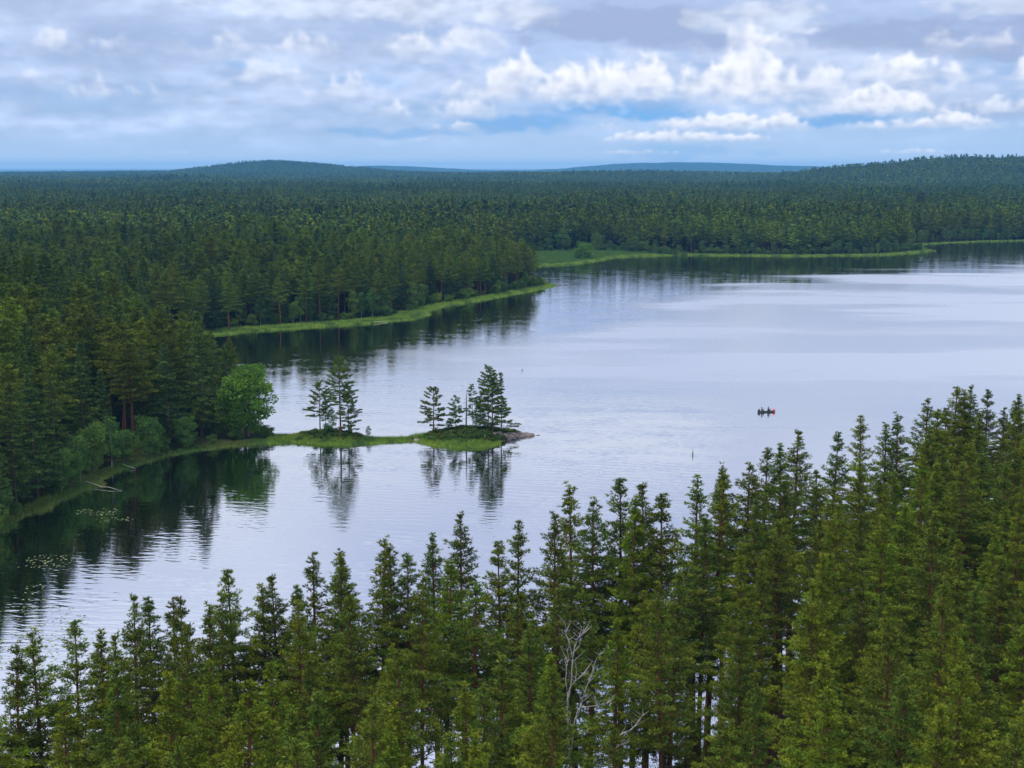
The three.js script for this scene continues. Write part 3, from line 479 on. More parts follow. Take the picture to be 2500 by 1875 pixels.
isletPine(605, -16.3, -293.2, 9.8, { base: 0.18, reach: 3.4, girth: 0.14, gap: 0.5, gaps: 0.18, mat: needleMats[3], rise: (s) => mix(-0.22, 0.75, s ** 1.3) }, 'solitary cone shaped pine at the left end of the larger islet');
isletPine(606, -11.6, -292.6, 7.2, { base: 0.16, reach: 1.9, girth: 0.09 }, 'short bushy pine left of the bare snag on the larger islet');
isletPine(607, -8.1, -293.2, 9.2, { base: 0.3, reach: 1.5, girth: 0.08, gaps: 0.3 }, 'slender pine just right of the bare snag on the larger islet');
isletPine(608, -4.8, -290.6, 13.6, { base: 0.32, reach: 2.6, girth: 0.13, gap: 0.46 }, 'left one of the tall twin pines on the larger islet');
isletPine(609, -4.05, -289.7, 13.2, { base: 0.16, reach: 2.7, girth: 0.15, gap: 0.5 }, 'right one of the tall twin pines on the larger islet');
isletPine(610, -2.2, -291.6, 12.8, { base: 0.12, reach: 2.7, girth: 0.12, gaps: 0.28, mat: needleMats[3], profile: (s) => 0.3 + 0.95 * (1 - s) ** 3 - 0.2 * s }, 'pine nearest the rocky tip, with long low branches and a narrow top');
isletPine(611, -6.6, -293.6, 6.8, { base: 0.2, reach: 1.6, girth: 0.08 }, 'low pine in the shade of the tall twin pines');
{ // the snag
  const S = new Soup(), r = rng(71), B = new Soup();
  S.tube([[0, -0.4, 0], [0.03, 2, 0.02], [0.06, 4.5, 0], [0.1, 6.8, 0.04], [0.12, 8.2, 0.03]], (t) => 0.17 * (1 - t) ** 0.8 + 0.015, 7, () => { const f = 0.7 + 0.6 * r(); return [0.085 * f, 0.075 * f, 0.07 * f]; });
  const g = thing('snag', -9.5, height(-9.5, -292.3), -292.3); part(g, 'trunk', S.build(), barkMat);
  for (let i = 0; i < 17; i++) { const y = 2.2 + i * 0.34, a = r() * 6.283, l = (1.9 - i * 0.07) * (0.4 + 0.6 * r()), Q = new Soup(); Q.tube([[0.05, y, 0], [Math.cos(a) * l * 0.6, y + 0.1, Math.sin(a) * l * 0.6], [Math.cos(a) * l, y - 0.25, Math.sin(a) * l]], (t) => 0.03 * (1 - t) + 0.006, 4, [0.08, 0.07, 0.066]); part(g, 'dead_branch', Q.build(), barkMat); }
  tag(g, 'bare grey snag with stubby dead branches on the larger islet', 'dead tree');
}
const smallThings = [
  ['birch_tree', 'birch1', 1, -37.3, -292.6, 5.2, 0.9, 2, 'sparse little birch between the pines of the left islet', 'broadleaf tree'],
  ['birch_tree', 'birch1', 2, -6.3, -291.5, 4.6, 0.9, 2, 'pale young birch in front of the twin pines', 'broadleaf tree'],
  ['birch_tree', 'birch1', 0, -7.4, -290.8, 3.9, 0.9, 2, 'young birch beside the slender islet pine', 'broadleaf tree'],
  ['birch_tree', 'birch1', 3, -13.2, -292.5, 3.0, 1, 0, 'small young birch left of the short bushy pine', 'broadleaf tree'],
  ['birch_tree', 'birch1', 1, -29.7, -291.5, 2.7, 1, 2, 'lone sapling on the grass between the two islets', 'sapling'],
  ['shore_bush', 'bush1', 0, -38, -290.6, 1.9, 1.3, 2, 'dense dark bush at the foot of the left islet pines', 'bush'],
  ['shore_bush', 'bush1', 1, -40.6, -290.6, 1.3, 1.3, 2, 'low bush left of the dense bush on the left islet', 'bush'],
  ['shore_bush', 'bush1', 2, -34.2, -288.2, 1.1, 1.4, 2, 'small bush at the foot of the tallest islet pine', 'bush'],
  ['shore_bush', 'bush1', 3, 0.4, -293.5, 1.1, 1, 0, 'little bush among the rocks of the islet tip', 'bush'],
  ['shore_bush', 'bush1', 2, -50.5, -291.5, 2.4, 1.3, 0, 'bush at the foot of the big round broadleaf', 'bush'],
  ['shore_bush', 'bush1', 0, -56.5, -288, 2.2, 1.4, 2, 'bush on the shore left of the big round broadleaf', 'bush'],
  ['shore_bush', 'bush1', 1, -15, -286.8, 0.8, 1.6, 4, 'low heather clump on the waterside of the larger islet', 'bush'],
];
leafMats.push(leafMat('leaves_heath', 0.8, 0.62, 0.7));
for (const [name, lib_, i, x, z, h, w, m, label, cat] of smallThings) tree(name, proto[lib_][i], x, z, h, leafMats[m], label, cat, undefined, w);

// ───────── the white dead birches in the near stand ─────────
{
  const white = (r) => () => { const f = r() < 0.2 ? 0.35 : 0.75 + 0.4 * r(); return [0.34 * f, 0.33 * f, 0.32 * f]; };
  const make = (label, x0, z0, stems, seed) => {
    const r = rng(seed), y0 = height(x0, z0), g = thing('dead_birch', x0, y0, z0);
    stems.forEach(([name, R0, R1, pts], k) => { const S = new Soup(), P = []; for (let i = 0; i + 1 < pts.length; i++) for (let q = 0; q < 3; q++) { const t = q / 3; P.push([mix(pts[i][0], pts[i + 1][0], t) - x0 + jit(r, 0.025), mix(pts[i][1], pts[i + 1][1], t) - y0, mix(pts[i][2] ?? 0, pts[i + 1][2] ?? 0, t) + jit(r, 0.03)]); } const e = pts[pts.length - 1]; P.push([e[0] - x0, e[1] - y0, e[2] ?? 0]); S.tube(P, (t) => 0.95 * mix(R0, R1, t), 6, white(r)); 
      for (let q = 0; q < 12; q++) { const b = P[(P.length * (0.35 + 0.6 * r())) | 0], a = r() * 6.283, l = 0.35 + r() * 0.7; S.tube([b, [b[0] + Math.cos(a) * l * 0.5, b[1] + l * 0.35, b[2] + Math.sin(a) * l * 0.5], [b[0] + Math.cos(a) * l, b[1] + l * 0.8, b[2] + Math.sin(a) * l]], (t) => 0.018 * (1 - t) + 0.005, 3, [0.3, 0.28, 0.27]); }
      part(g, name, S.build(), barkMat); });
    return tag(g, label, 'dead tree', 'dead birches of the near stand');
  };
  make('bare white dead birch with forking stems among the near pines', 4.2, -96, [
    ['trunk', 0.16, 0.075, [[4.2, 2], [4.15, 9], [4.1, 13.2], [3.9, 16.2], [3.9, 18.4]]],
    ['stem', 0.075, 0.02, [[3.9, 18.3], [4.13, 19.3, 0.1], [4.18, 20.7, 0.2], [4.22, 21.3, 0.2], [3.98, 22.4, 0.3], [3.73, 23.3, 0.3], [3.68, 24.2, 0.4]]],
    ['stem', 0.05, 0.014, [[4.22, 21.2, 0.2], [4.35, 22.1, 0.1], [4.64, 22.8, 0], [5.14, 23.4, 0]]],
    ['stem', 0.05, 0.018, [[3.9, 18.4], [3.77, 19.6, -0.2], [3.81, 20.6, -0.3], [3.97, 21.1, -0.3], [3.8, 22, -0.3]]],
    ['stem', 0.085, 0.02, [[4.15, 14.6], [4.43, 16.9, 0.2], [4.8, 17.9, 0.3], [4.97, 18.6, 0.3], [5.3, 19.6, 0.4], [5.63, 20.3, 0.4], [5.76, 21.1, 0.4], [6.17, 22, 0.5]]],
    ['limb', 0.04, 0.014, [[4.88, 17.8, 0.3], [5.72, 18, 0.5], [6.46, 18.15, 0.6], [6.9, 18.4, 0.7]]],
    ['limb', 0.04, 0.014, [[4.13, 19.3, 0.1], [4.55, 19.9, 0.4], [5.14, 20.5, 0.6]]],
  ], 91);
  make('second, leaning white dead birch right of the forking one', 6.1, -95, [
    ['trunk', 0.1, 0.06, [[6.1, 2], [6.4, 9], [6.8, 14.6], [7.05, 15.4], [7.55, 16.1]]],
    ['limb', 0.06, 0.016, [[7.5, 16.1], [8.2, 16.45, 0.1], [8.7, 16.95, 0.2], [9.05, 17.6, 0.3]]],
    ['limb', 0.035, 0.012, [[6.85, 14.7], [7.3, 15.1, -0.2], [7.9, 15.3, -0.3]]],
  ], 92);
}

// ───────── boulders, driftwood ─────────
function boulderGeo(seed) { const g = new THREE.IcosahedronGeometry(1, 3), p = g.attributes.position, n = rng(seed)() * 50; for (let i = 0; i < p.count; i++) { const x = p.getX(i), y = p.getY(i), z = p.getZ(i), f = 1 + 0.55 * fbm(x * 0.9 + n, y * 0.9, z * 0.9, 3) + 0.12 * N3(x * 4 + n, y * 4, z * 4); p.setXYZ(i, x * f, y * f * 0.7, z * f); } g.computeVertexNormals(); return g; }
const stone = dataTexture(128, (u, v) => { const a = 0.7 + 0.5 * fbm(u * 9, v * 9, 4, 5); return [a, a, a]; });
const stoneMats = [[0.2, 0.17, 0.15], [0.27, 0.22, 0.18], [0.13, 0.12, 0.115]].map(([r, g, b], i) => new THREE.MeshStandardMaterial({ name: 'granite', color: new THREE.Color().setRGB(r, g, b), map: stone, roughness: 0.9, bumpMap: stone, bumpScale: 0.03 }));
const boulders = [1, 2, 3, 4, 5].map(boulderGeo);
function boulder(x, z, s, label, group, m = any(R, stoneMats), y = Math.max(height(x, z), -0.15) + s * 0.15) { const o = new THREE.Mesh(any(R, boulders), m); o.name = numbered('boulder'); o.position.set(x, y, z); o.rotation.y = R() * 6; o.scale.set(s * (0.9 + 0.5 * R()), s * (0.7 + 0.4 * R()), s); o.castShadow = o.receiveShadow = true; scene.add(o); tag(o, label, 'boulder', group); }
{
  const tip = []; for (let i = 0; i < 34; i++) { const t = i / 33; tip.push([mix(-3.4, 3.6, t) + jit(R, 0.3), mix(-288.6, -294.6, t) + jit(R, 1.4 * (1 - t * 0.6)), 0.42 + 0.5 * R()]); }
  tip.push([4.5, -294.4, 0.5], [5.4, -294.6, 0.36]); tip.sort((a, b) => a[0] - b[0]);
  tip.forEach(([x, z, s], i) => boulder(x, z, s, `brown boulder on the rocky tip of the larger islet, ${ordinal(i + 1)} from the pines`, 'boulders of the islet tip'));
  [[8, -663.5, 0.7], [9.6, -666.5, 0.8], [11, -668.5, 0.6], [12.4, -671.5, 0.8], [14, -674.5, 0.7], [15.5, -677, 0.6], [22.3, -685, 0.95], [23.6, -686.5, 0.7], [25.9, -687.4, 0.9], [21.5, -681, 0.6]].forEach(([x, z, s], i) => boulder(x, z, s, `boulder at the tip of the wooded point, ${ordinal(i + 1)} along the waterline`, 'boulders of the wooded point', stoneMats[2]));
  boulder(-19.6, -288.6, 0.7, 'single pale boulder between the two islets', undefined, stoneMats[1]);
  const wood = (pts, r0, r1, c, label) => { const r = rng(pts.length * 7 + 3), S = new Soup(), [x, y, z] = pts[0]; S.tube(pts.map((p) => [p[0] - x, p[1] - y, p[2] - z]), (t) => mix(r0, r1, t), 6, () => c.map((v) => v * (0.7 + 0.6 * r()))); const o = new THREE.Mesh(S.build(), barkMat); o.name = numbered('driftwood'); o.position.set(x, y, z); o.castShadow = true; scene.add(o); tag(o, label, 'driftwood'); };
  wood([[-75, 0.7, -246.8], [-73, 0.45, -245.6], [-71.4, 0.3, -244.2], [-70.2, 0.35, -243.9], [-68.9, 0.22, -243], [-67.4, 0.02, -242.3]], 0.07, 0.02, [0.3, 0.28, 0.25], 'bleached fallen branch reaching from the left shore into dark water');
  wood([[-72.6, 0.5, -262.4], [-71, 0.4, -260.9], [-69.8, 0.15, -260.4]], 0.08, 0.04, [0.3, 0.27, 0.23], 'short fallen stick in the shore grass of the left wood');
  wood([[-50, 0.5, -515.5], [-47.6, 0.35, -516.6], [-45.2, 0.2, -517.6]], 0.12, 0.08, [0.3, 0.27, 0.23], 'pale log in the grass of the wooded point');
}

// ───────── grass and reeds of the shores ─────────
{
  const r = rng(33), variants = [0, 1, 2].map(() => { const S = new Soup(); for (let i = 0; i < 11; i++) { const a = r() * 6.283, d = r() * 0.35, h = 0.45 + 0.5 * r(), l = 0.12 + 0.3 * r(), w = 0.02 + 0.016 * r(), x = Math.cos(a) * d, z = Math.sin(a) * d, b = r() * 6.283, f = 0.75 + 0.5 * r(), y0 = -0.15; S.tri([x - Math.sin(a) * w, y0, z + Math.cos(a) * w], [x + Math.sin(a) * w, y0, z - Math.cos(a) * w], [x + Math.cos(b) * l, h, z + Math.sin(b) * l], [0.135 * f, 0.225 * f, 0.034 * f]); } return S.build(); });
  const at = [[], [], []], c0 = new THREE.Color();
  const sow = (x, z, h, tone) => at[(R() * 3) | 0].push([x, height(x, z), z, h, (1 + R() * 0.6) * (z < -450 ? 1.8 : 1), R() * 6.283, tone]);
  const area = (x0, x1, z0, z1, n, hh) => { for (let i = 0; i < n; i++) { const x = mix(x0, x1, R()), z = mix(z0, z1, R()), d = landDist(x, z); if (x > -2.4 && x < 8 && z < -280 && z > -305) continue; if (d < -0.8 - 3 * clamp(fbm(x * 0.12, 21, z * 0.12, 2) * 2) || d + shoreWobble(z, x) > meadowReach(x, z) + 1.5) continue; const isl = Math.exp(-((x + 8) ** 2 + (z + 293) ** 2) / 60) + Math.exp(-((x + 37) ** 2 + (z + 294) ** 2) / 36), k = fbm(x * 0.15, 4, z * 0.15, 3); const t = isl > 0.3 && R() < 0.75 ? [0.38, 0.44, 0.6] : x < -52 && z > -300 ? [0.62 + k * 0.5, 0.58, 0.8] : z < -800 && d > 5 ? [0.5 + k * 0.4, 0.62 + k * 0.3, 0.8] : k < -0.08 ? [0.55, 0.62, 0.9] : [1 + k * 0.9, 1 + k * 0.4, 1]; sow(x, z, hh * (0.6 + 0.6 * R()) * (isl > 0.3 ? 0.6 : 1), t); } };
  area(-56, 6, -308, -279, 16000, 0.8);
  area(-82, -48, -292, -205, 16000, 0.75);
  area(-115, -25, -575, -465, 24000, 1.0);
  area(-36, 24, -690, -560, 14000, 1.0);
  area(0, 140, -985, -815, 42000, 1.1);
  area(70, 300, -990, -905, 26000, 1.2);
  area(280, 410, -1140, -1000, 7000, 1.2);
  area(-46, 68, -200, -88, 9000, 0.6);
  { // low heath shrubs on the two islets
    const bits = []; for (let i = 0; i < 900; i++) { const c = R() < 0.65 ? [-8, -292, 10, 6.5] : [-37, -292.5, 7, 5.5], x = c[0] + jit(R, c[2]), z = c[1] + jit(R, c[3]); if (landDist(x, z) < 1.2) continue; bits.push([x, height(x, z) - 0.08, z, 0.035 + 0.05 * R()]); }
    const p = proto.bush2[0], hm = new THREE.InstancedMesh(mergeGeometries([p.trunk, p.crown]), new THREE.MeshPhysicalMaterial({ name: 'heath_shrubs', vertexColors: true, color: new THREE.Color().setRGB(0.62, 0.6, 0.75), roughness: 0.9, specularIntensity: 0.15 }), bits.length), M = new THREE.Matrix4(), q = new THREE.Quaternion(), c1 = new THREE.Color(), Y = new THREE.Vector3(0, 1, 0);
    bits.forEach(([x, y, z, k], i) => { hm.setMatrixAt(i, M.compose(new THREE.Vector3(x, y, z), q.setFromAxisAngle(Y, R() * 6.283), new THREE.Vector3(k * 1.5, k, k * 1.5))); const f = 0.5 + 0.7 * R(), w = R() < 0.12 ? 1.7 : 1; c1.setRGB(f * w, f, f); hm.setColorAt(i, c1); });
    hm.name = 'heath_shrubs'; hm.userData = { kind: 'stuff', label: 'low dark heath shrubs covering the two islets', category: 'heath' }; hm.castShadow = hm.receiveShadow = true; scene.add(hm);
  }
  const grassRoot = new THREE.Group(); grassRoot.name = 'shore_grass'; grassRoot.userData = { kind: 'stuff', label: 'bright green grass and sedge along the shores and the spit', category: 'grass' }; scene.add(grassRoot);
  const mat = new THREE.MeshPhysicalMaterial({ name: 'grass', vertexColors: true, roughness: 0.9, specularIntensity: 0.2 });
  variants.forEach((g, v) => { const m = new THREE.InstancedMesh(g, mat, at[v].length), M = new THREE.Matrix4(), q = new THREE.Quaternion(), Y = new THREE.Vector3(0, 1, 0); m.name = 'grass_blades'; m.userData.kind = 'stuff'; at[v].forEach(([x, y, z, h, w, a, t], i) => { m.setMatrixAt(i, M.compose(new THREE.Vector3(x, Math.max(y, -0.1), z), q.setFromAxisAngle(Y, a), new THREE.Vector3(w, h, w))); m.setColorAt(i, c0.setRGB(t[0], t[1], t[2])); }); m.castShadow = m.receiveShadow = true; grassRoot.add(m); });
  console.log('grass', at.map((a) => a.length).join());
}

// ───────── water lilies ─────────
{
  const S = new Soup(), n = 12; for (let i = 1; i < n - 1; i++) { const p = (k) => { const a = 0.3 + k / n * 5.9; return [Math.cos(a), 0.03 * Math.sin(a * 3), Math.sin(a)]; }; S.tri([0, 0, 0], p(i + 1), p(i), [0.16, 0.2, 0.07]); }
  const pads = [], patch = (cx, cz, rx, rz, n) => { for (let i = 0; i < n; i++) { const a = R() * 6.283, d = Math.sqrt(R()); pads.push([cx + Math.cos(a) * d * rx, cz + Math.sin(a) * d * rz]); } };
  patch(-60, -164, 9, 13, 420); patch(-53, -158, 8, 9, 160); patch(-66, -197, 4.5, 4, 90); patch(-67, -227, 4, 2.6, 70); patch(-63, -222, 3, 2, 30); patch(-62, -182, 3, 6, 30);
  const m = new THREE.InstancedMesh(S.build(), new THREE.MeshStandardMaterial({ name: 'lily_pad', vertexColors: true, roughness: 0.28 }), pads.length), M = new THREE.Matrix4(), q = new THREE.Quaternion(), E3 = new THREE.Euler();
  pads.forEach(([x, z], i) => { const s = 0.09 + 0.09 * R(); m.setMatrixAt(i, M.compose(new THREE.Vector3(x, 0.018, z), q.setFromEuler(E3.set(jit(R, 0.12), R() * 6.283, jit(R, 0.12))), new THREE.Vector3(s, s, s))); });
  m.name = 'water_lily_pads'; m.userData = { kind: 'stuff', label: 'scattered lily pads floating on the dark water by the left shore', category: 'water lilies' }; scene.add(m);
}

// ───────── spar buoys ─────────
function buoy(x, z, h, label) {
  const g = thing('spar_buoy', x, 0, z), green = new THREE.MeshStandardMaterial({ name: 'green_paint', color: new THREE.Color().setRGB(0.02, 0.17, 0.09), roughness: 0.45 }), lathe = (pts) => new THREE.LatheGeometry(pts.map(([a, b]) => new THREE.Vector2(a, b)), 14);
  part(g, 'spar', lathe([[0.001, -1], [0.075, -0.98], [0.085, 0], [0.075, h * 0.75], [0.06, h - 0.05], [0.001, h]]), green);
  part(g, 'collar', lathe([[0.086, 0.05], [0.14, 0.1], [0.15, 0.28], [0.13, 0.42], [0.084, 0.46]]), green);
  part(g, 'reflector_band', lathe([[0.079, h * 0.66], [0.088, h * 0.665], [0.086, h * 0.74], [0.076, h * 0.745]]), new THREE.MeshStandardMaterial({ name: 'pale_band', color: new THREE.Color().setRGB(0.55, 0.6, 0.55), roughness: 0.4 }));
  g.rotation.z = 0.02; return tag(g, label, 'buoy', 'spar buoys on the lake');
}
buoy(2.8, -391, 0.95, 'green spar buoy on open water beyond the islet');
buoy(35.2, -274, 1.15, 'green spar buoy on the water above the near pines');

// ───────── the canoe and its paddlers ─────────
{
  const cx = 58.2, cz = -323.4, turn = 0.18, LEN = 4.3;
  const boat = (px, py, pz) => { const c = Math.cos(turn), s = Math.sin(turn); return [cx + px * c + pz * s, py, cz - px * s + pz * c]; };
  const n = 30, m = 14, pos = [], idx = [];
  for (const shell of [0, 1]) for (let i = 0; i <= n; i++) for (let j = 0; j <= m; j++) {
    const t = i / n * 2 - 1, beam = 0.42 * (1 - Math.abs(t) ** 2.6) + 0.012 - shell * 0.015, sheer = 0.24 + 0.26 * Math.abs(t) ** 3.2, keel = -0.1 + 0.12 * Math.abs(t) ** 5, a = (j / m - 0.5) * Math.PI;
    const sx = Math.sign(Math.sin(a)) * Math.abs(Math.sin(a)) ** 0.7, cy = Math.abs(Math.cos(a)) ** 0.6;
    pos.push(t * LEN / 2 * (1 - 0.03 * cy), mix(sheer, keel + shell * 0.02, cy), sx * Math.max(beam, 0.005));
  }
  const row = m + 1, half = (n + 1) * row;
  for (const s of [0, 1]) for (let i = 0; i < n; i++) for (let j = 0; j < m; j++) { const a = s * half + i * row + j, q = [a, a + row, a + 1, a + 1, a + row, a + row + 1]; idx.push(...(s ? q.reverse() : q)); }
  const hull = new THREE.BufferGeometry(); hull.setAttribute('position', new THREE.Float32BufferAttribute(pos, 3)); hull.setIndex(idx); hull.computeVertexNormals();
  const M = (name, r, g, b, k = 0.6) => new THREE.MeshStandardMaterial({ name, color: new THREE.Color().setRGB(r, g, b), roughness: k, side: THREE.DoubleSide });
  const g = thing('canoe', cx, 0, cz, turn), dark = M('dark_hull', 0.02, 0.035, 0.035, 0.4), woodM = M('ash_wood', 0.12, 0.08, 0.045);
  part(g, 'hull', hull, dark);
  const rail = (side) => { const S = new Soup(); S.tube(Array.from({ length: 21 }, (_, i) => { const t = i / 10 - 1; return [t * LEN / 2, 0.25 + 0.26 * Math.abs(t) ** 3.2, side * (0.42 * (1 - Math.abs(t) ** 2.6) + 0.015)]; }), () => 0.018, 5, [0.03, 0.03, 0.03]); return S.build(); };
  part(g, 'gunwale', rail(1), barkMat); part(g, 'gunwale', rail(-1), barkMat);
  for (const x of [-1.15, 0.55]) { const b = new THREE.BoxGeometry(0.26, 0.03, 0.74); b.translate(x, 0.24, 0); part(g, 'seat', b, woodM); }
  for (const x of [-0.2, 1.4]) { const b = new THREE.BoxGeometry(0.05, 0.03, x > 1 ? 0.46 : 0.82); b.translate(x, 0.29, 0); part(g, 'thwart', b, woodM); }
  tag(g, 'dark canoe with two paddlers crossing the open lake', 'canoe');

  // figures: capsules joined with a smooth minimum, meshed by marching cubes
  const blob = (bones, lo, size, res, k) => {
    const mc = new MarchingCubes(res, new THREE.MeshStandardMaterial(), false, false, 40000); mc.isolation = 0;
    const h = 2 / res;
    for (let z = 0; z < res; z++) for (let y = 0; y < res; y++) for (let x = 0; x < res; x++) {
      const P = [lo[0] + (x / res) * size, lo[1] + (y / res) * size, lo[2] + (z / res) * size]; let d = 1e3;
      for (const [A, B, ra, rb] of bones) { const ab = B.map((v, i) => v - A[i]), ap = P.map((v, i) => v - A[i]), q = clamp((ab[0] * ap[0] + ab[1] * ap[1] + ab[2] * ap[2]) / (ab[0] ** 2 + ab[1] ** 2 + ab[2] ** 2 + 1e-9)), e = Math.hypot(ap[0] - ab[0] * q, ap[1] - ab[1] * q, ap[2] - ab[2] * q) - mix(ra, rb, q); const hh = Math.max(k - Math.abs(d - e), 0) / k; d = Math.min(d, e) - hh * hh * k * 0.25; }
      mc.field[x + y * res + z * res * res] = -d;
    }
    mc.update(); const c = mc.count, p = mc.positionArray.slice(0, c * 3), nn = mc.normalArray.slice(0, c * 3);
    for (let i = 0; i < c; i++) for (let a = 0; a < 3; a++) { p[i * 3 + a] = lo[a] + (p[i * 3 + a] + 1) / 2 * size; }
    const geo = new THREE.BufferGeometry(); geo.setAttribute('position', new THREE.BufferAttribute(p, 3)); geo.setAttribute('normal', new THREE.BufferAttribute(nn, 3)); return geo;
  };
  const person = (px, lift, jacket, label, reach) => {
    const g = thing('person', ...boat(px, 0.275, 0), turn); g.scale.setScalar(1.13);
    const hand = { u: [0.44 + reach, 0.56, 0.14], l: [0.34 + reach, 0.2, -0.36] };
    const torso = [[[0, 0.06, 0], [0.02, 0.24, 0], 0.15, 0.13], [[0.02, 0.24, 0], [0.05, 0.46, 0], 0.13, 0.15], [[0.05, 0.5, 0.12], [0.05, 0.5, -0.12], 0.08, 0.08]];
    const arms = [[[0.05, 0.5, 0.17], [0.24 + reach * 0.5, 0.36, 0.26], 0.058, 0.046], [[0.24 + reach * 0.5, 0.36, 0.26], hand.u, 0.046, 0.032], [[0.05, 0.5, -0.17], [0.2 + reach * 0.5, 0.28, -0.3], 0.058, 0.046], [[0.2 + reach * 0.5, 0.28, -0.3], hand.l, 0.046, 0.032]];
    const legs = [0.1, -0.1].flatMap((z) => [[[0.02, 0.04, z], [0.4, 0.14, z * 1.6], 0.09, 0.065], [[0.4, 0.14, z * 1.6], [0.64, -0.16, z * 1.4], 0.062, 0.045], [[0.64, -0.17, z * 1.4], [0.78, -0.2, z * 1.5], 0.045, 0.035]]);
    const neck = [[[0.05, 0.52, 0], [0.07, 0.64, 0], 0.06, 0.052]], lo = [-0.35, -0.4, -0.65], size = 1.35;
    const bare = (a, f) => a.map(([A, B, x, y]) => [A, B, x * f, y * f]);
    const head = blob([[[0.085, 0.72, 0], [0.08, 0.79, 0], 0.085, 0.095], [[0.15, 0.69, 0], [0.13, 0.7, 0], 0.045, 0.05], [[0.185, 0.74, 0], [0.17, 0.715, 0], 0.012, 0.018], [[0.075, 0.74, 0.095], [0.075, 0.71, 0.093], 0.018, 0.014], [[0.075, 0.74, -0.095], [0.075, 0.71, -0.093], 0.018, 0.014]], [-0.1, 0.55, -0.18], 0.36, 44, 0.03);
    const fingers = [hand.u, hand.l].flatMap((h, s) => [[[h[0] - 0.03, h[1], h[2]], [h[0] + 0.035, h[1] - 0.005, h[2]], 0.034, 0.036], ...[0, 1, 2, 3].map((f) => [[h[0] + 0.03, h[1] + 0.03 - f * 0.02, h[2] + 0.012], [h[0] + 0.065 - Math.abs(f - 1.4) * 0.006, h[1] + 0.03 - f * 0.021, h[2] - 0.022], 0.0095, 0.0085]), [[h[0] - 0.005, h[1] + 0.028, h[2] - 0.02], [h[0] + 0.05, h[1] + 0.038, h[2] - 0.03], 0.011, 0.009]]);
    const hands = [hand.u, hand.l].map((h, s) => blob(fingers.slice(s * 6, s * 6 + 6), [h[0] - 0.09, h[1] - 0.1, h[2] - 0.1], 0.2, 48, 0.012));
    const body = mergeGeometries([blob([...bare(torso, 0.9), ...bare(arms, 0.85), ...bare(legs, 0.85), ...neck], lo, size, 72, 0.06), head, ...hands]);
    part(g, 'body', body, M('skin', 0.42, 0.25, 0.18, 0.6));
    part(g, 'jacket', blob([...torso, ...arms.map(([A, B, a, b], i) => i % 2 ? [A, A.map((v, c) => mix(v, B[c], 0.85)), a * 1.1, b * 1.25] : [A, B, a * 1.1, b * 1.1])], lo, size, 72, 0.06), jacket);
    part(g, 'trousers', blob(legs.map(([A, B, a, b]) => [A, B, a * 1.08, b * 1.1]), lo, size, 72, 0.05), M('trousers', 0.02, 0.022, 0.03, 0.8));
    part(g, 'hair', blob([[[0.045, 0.79, 0.035], [0.045, 0.79, -0.035], 0.088, 0.088], [[0.02, 0.72, 0], [0.0, 0.66, 0], 0.075, 0.05], [[0.1, 0.85, 0], [0.05, 0.86, 0], 0.05, 0.05]], [-0.15, 0.5, -0.25], 0.5, 40, 0.03), M('hair', 0.02, 0.014, 0.01, 0.7));
    for (const z of [0.035, -0.035]) { const e = new THREE.SphereGeometry(0.012, 8, 6); e.translate(0.166, 0.755, z); part(g, 'eye', e, M('eye', 0.03, 0.03, 0.03, 0.3)); }
    const mo = new THREE.SphereGeometry(0.02, 8, 6); mo.scale(0.4, 0.35, 1.1); mo.translate(0.176, 0.688, 0); part(g, 'mouth', mo, M('lips', 0.3, 0.12, 0.1, 0.6));
    tag(g, label, 'person', 'the two paddlers');
    // the paddle lies in both hands
    const A = new THREE.Vector3(...hand.u), B = new THREE.Vector3(...hand.l), dir = B.clone().sub(A).normalize(), p = thing('paddle', ...boat(px, 0.275, 0), turn); p.scale.setScalar(1.13);
    const end = A.clone().addScaledVector(dir, -0.35), tipP = A.clone().addScaledVector(dir, 1.05), S2 = new Soup(); S2.tube([end.toArray(), A.toArray(), tipP.toArray()], () => 0.015, 6, [0.05, 0.04, 0.035]); part(p, 'shaft', S2.build(), barkMat);
    const bl = new THREE.SphereGeometry(1, 12, 8); bl.scale(0.085, 0.25, 0.012); bl.applyQuaternion(new THREE.Quaternion().setFromUnitVectors(new THREE.Vector3(0, -1, 0), dir)); const bc = A.clone().addScaledVector(dir, 1.25); bl.translate(bc.x, bc.y, bc.z); part(p, 'blade', bl, M('paddle_blade', 0.05, 0.05, 0.055, 0.4));
    return [g, p];
  };
  const [, p1] = person(-1.15, 0, M('grey_jacket', 0.09, 0.095, 0.11, 0.8), 'person in grey jacket paddling in the stern of the canoe', 0.05);
  tag(p1, 'dark paddle held by the stern paddler', 'paddle', 'paddles');
  const [, p2] = person(0.4, 0, M('black_jacket', 0.015, 0.016, 0.02, 0.8), 'person in black jacket paddling amidships in the canoe', 0.02);
  tag(p2, 'dark paddle held by the front paddler', 'paddle', 'paddles');
  // luggage: a red dry bag in the bow, a dark pack in the stern
  const bag = thing('dry_bag', ...boat(1.72, 0.12, 0), turn), red = M('red_bag', 0.62, 0.045, 0.02, 0.5);
  part(bag, 'sack', new THREE.LatheGeometry([[0.001, 0], [0.19, 0.02], [0.23, 0.12], [0.235, 0.38], [0.2, 0.5], [0.1, 0.57], [0.001, 0.58]].map(([a, b]) => new THREE.Vector2(a, b)), 18), red);
  { const t = new THREE.TorusGeometry(0.1, 0.03, 8, 16); t.scale(1, 1, 0.5); t.translate(0, 0.6, 0); part(bag, 'rolled_top', t, M('orange_roll', 0.75, 0.14, 0.03, 0.5)); }
  tag(bag, 'bright red dry bag standing in the bow of the canoe', 'bag');
  const pack = thing('pack', ...boat(-1.72, 0.1, 0), turn), black = M('dark_pack', 0.02, 0.02, 0.028, 0.8);
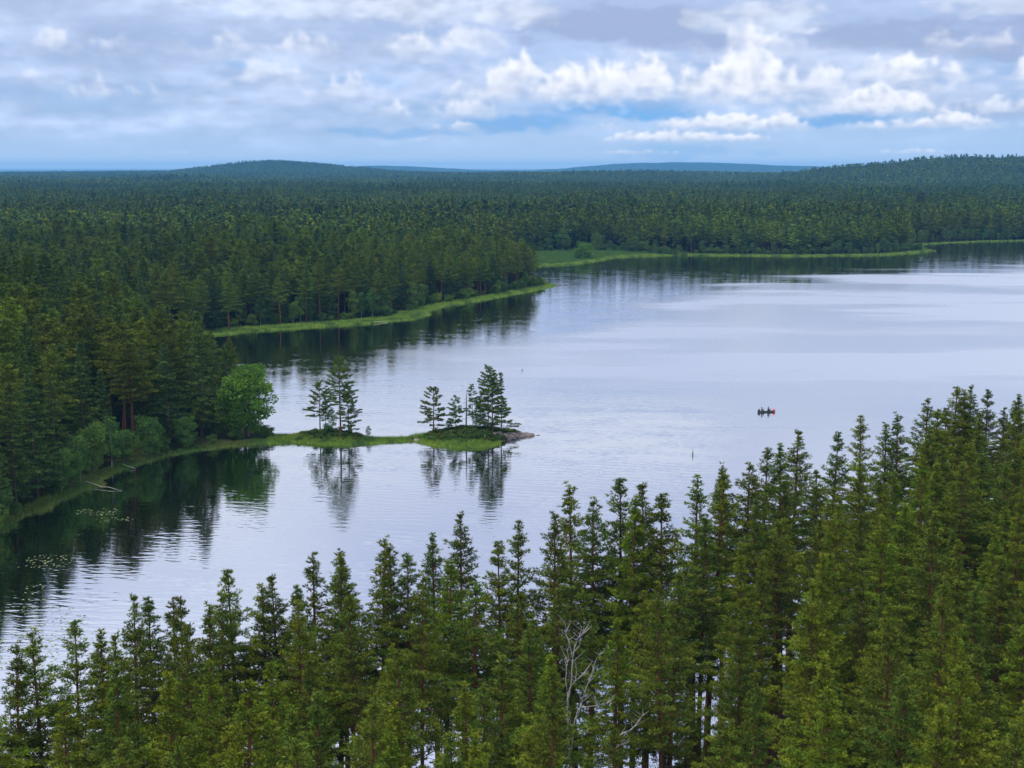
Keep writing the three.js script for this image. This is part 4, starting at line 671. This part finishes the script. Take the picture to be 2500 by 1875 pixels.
  part(pack, 'sack', new THREE.LatheGeometry([[0.001, 0], [0.2, 0.02], [0.24, 0.14], [0.22, 0.42], [0.14, 0.56], [0.001, 0.6]].map(([a, b]) => new THREE.Vector2(a, b)), 16), black);
  { const t = new THREE.CylinderGeometry(0.1, 0.1, 0.5, 14); t.rotateX(Math.PI / 2); t.translate(0, 0.64, 0); part(pack, 'bedroll', t, M('bedroll', 0.03, 0.035, 0.05, 0.8)); }
  tag(pack, 'dark pack with a bedroll standing in the stern of the canoe', 'bag');

  // the wake: real ridges on the water, trailing to the left
  const x0 = -14, x1 = 66, z0 = -362, z1 = -304, nx = 200, nz = 330, wp = [], wi = [], bx = 56.3, bz = -323.2;
  for (let j = 0; j <= nz; j++) for (let i = 0; i <= nx; i++) {
    const x = mix(x0, x1, i / nx), z = mix(z0, z1, j / nz), s = bx - x; let h = 0;
    if (s > 0) for (const [k, amp] of [[-0.07, 1], [-0.36, 0.75]]) { const q = z - bz - k * s - 0.4 * Math.sin(s * 0.11), w = 1.2 + 0.02 * s, wob = 0.7 + 0.3 * Math.sin(s * 0.55 + k * 20); h += amp * 0.036 * wob * Math.exp(-s / 60) * sstep(2, 16, s) * Math.sin(q * 2 * Math.PI / 1.25 + s * 0.3) * Math.exp(-q * q / (w * w * 2)); }
    const edge = sstep(0, 0.25, i / nx) * sstep(1, 0.7, i / nx) * sstep(0, 0.33, j / nz) * sstep(1, 0.72, j / nz);
    wp.push(x, 0.006 + 0.05 * edge + h * edge, z);
    if (i < nx && j < nz) { const a = j * (nx + 1) + i; wi.push(a, a + nx + 1, a + 1, a + 1, a + nx + 1, a + nx + 2); }
  }
  const wake = new THREE.BufferGeometry(); wake.setAttribute('position', new THREE.Float32BufferAttribute(wp, 3)); wake.setIndex(wi); uvXZ(wake); wake.computeVertexNormals();
  const wo = new THREE.Mesh(wake, lakeMat); wo.name = 'wake_water'; wo.userData = { kind: 'structure', label: 'spreading wake of the canoe on the lake', category: 'water' }; scene.add(wo);
}

renderer.render(scene, camera);
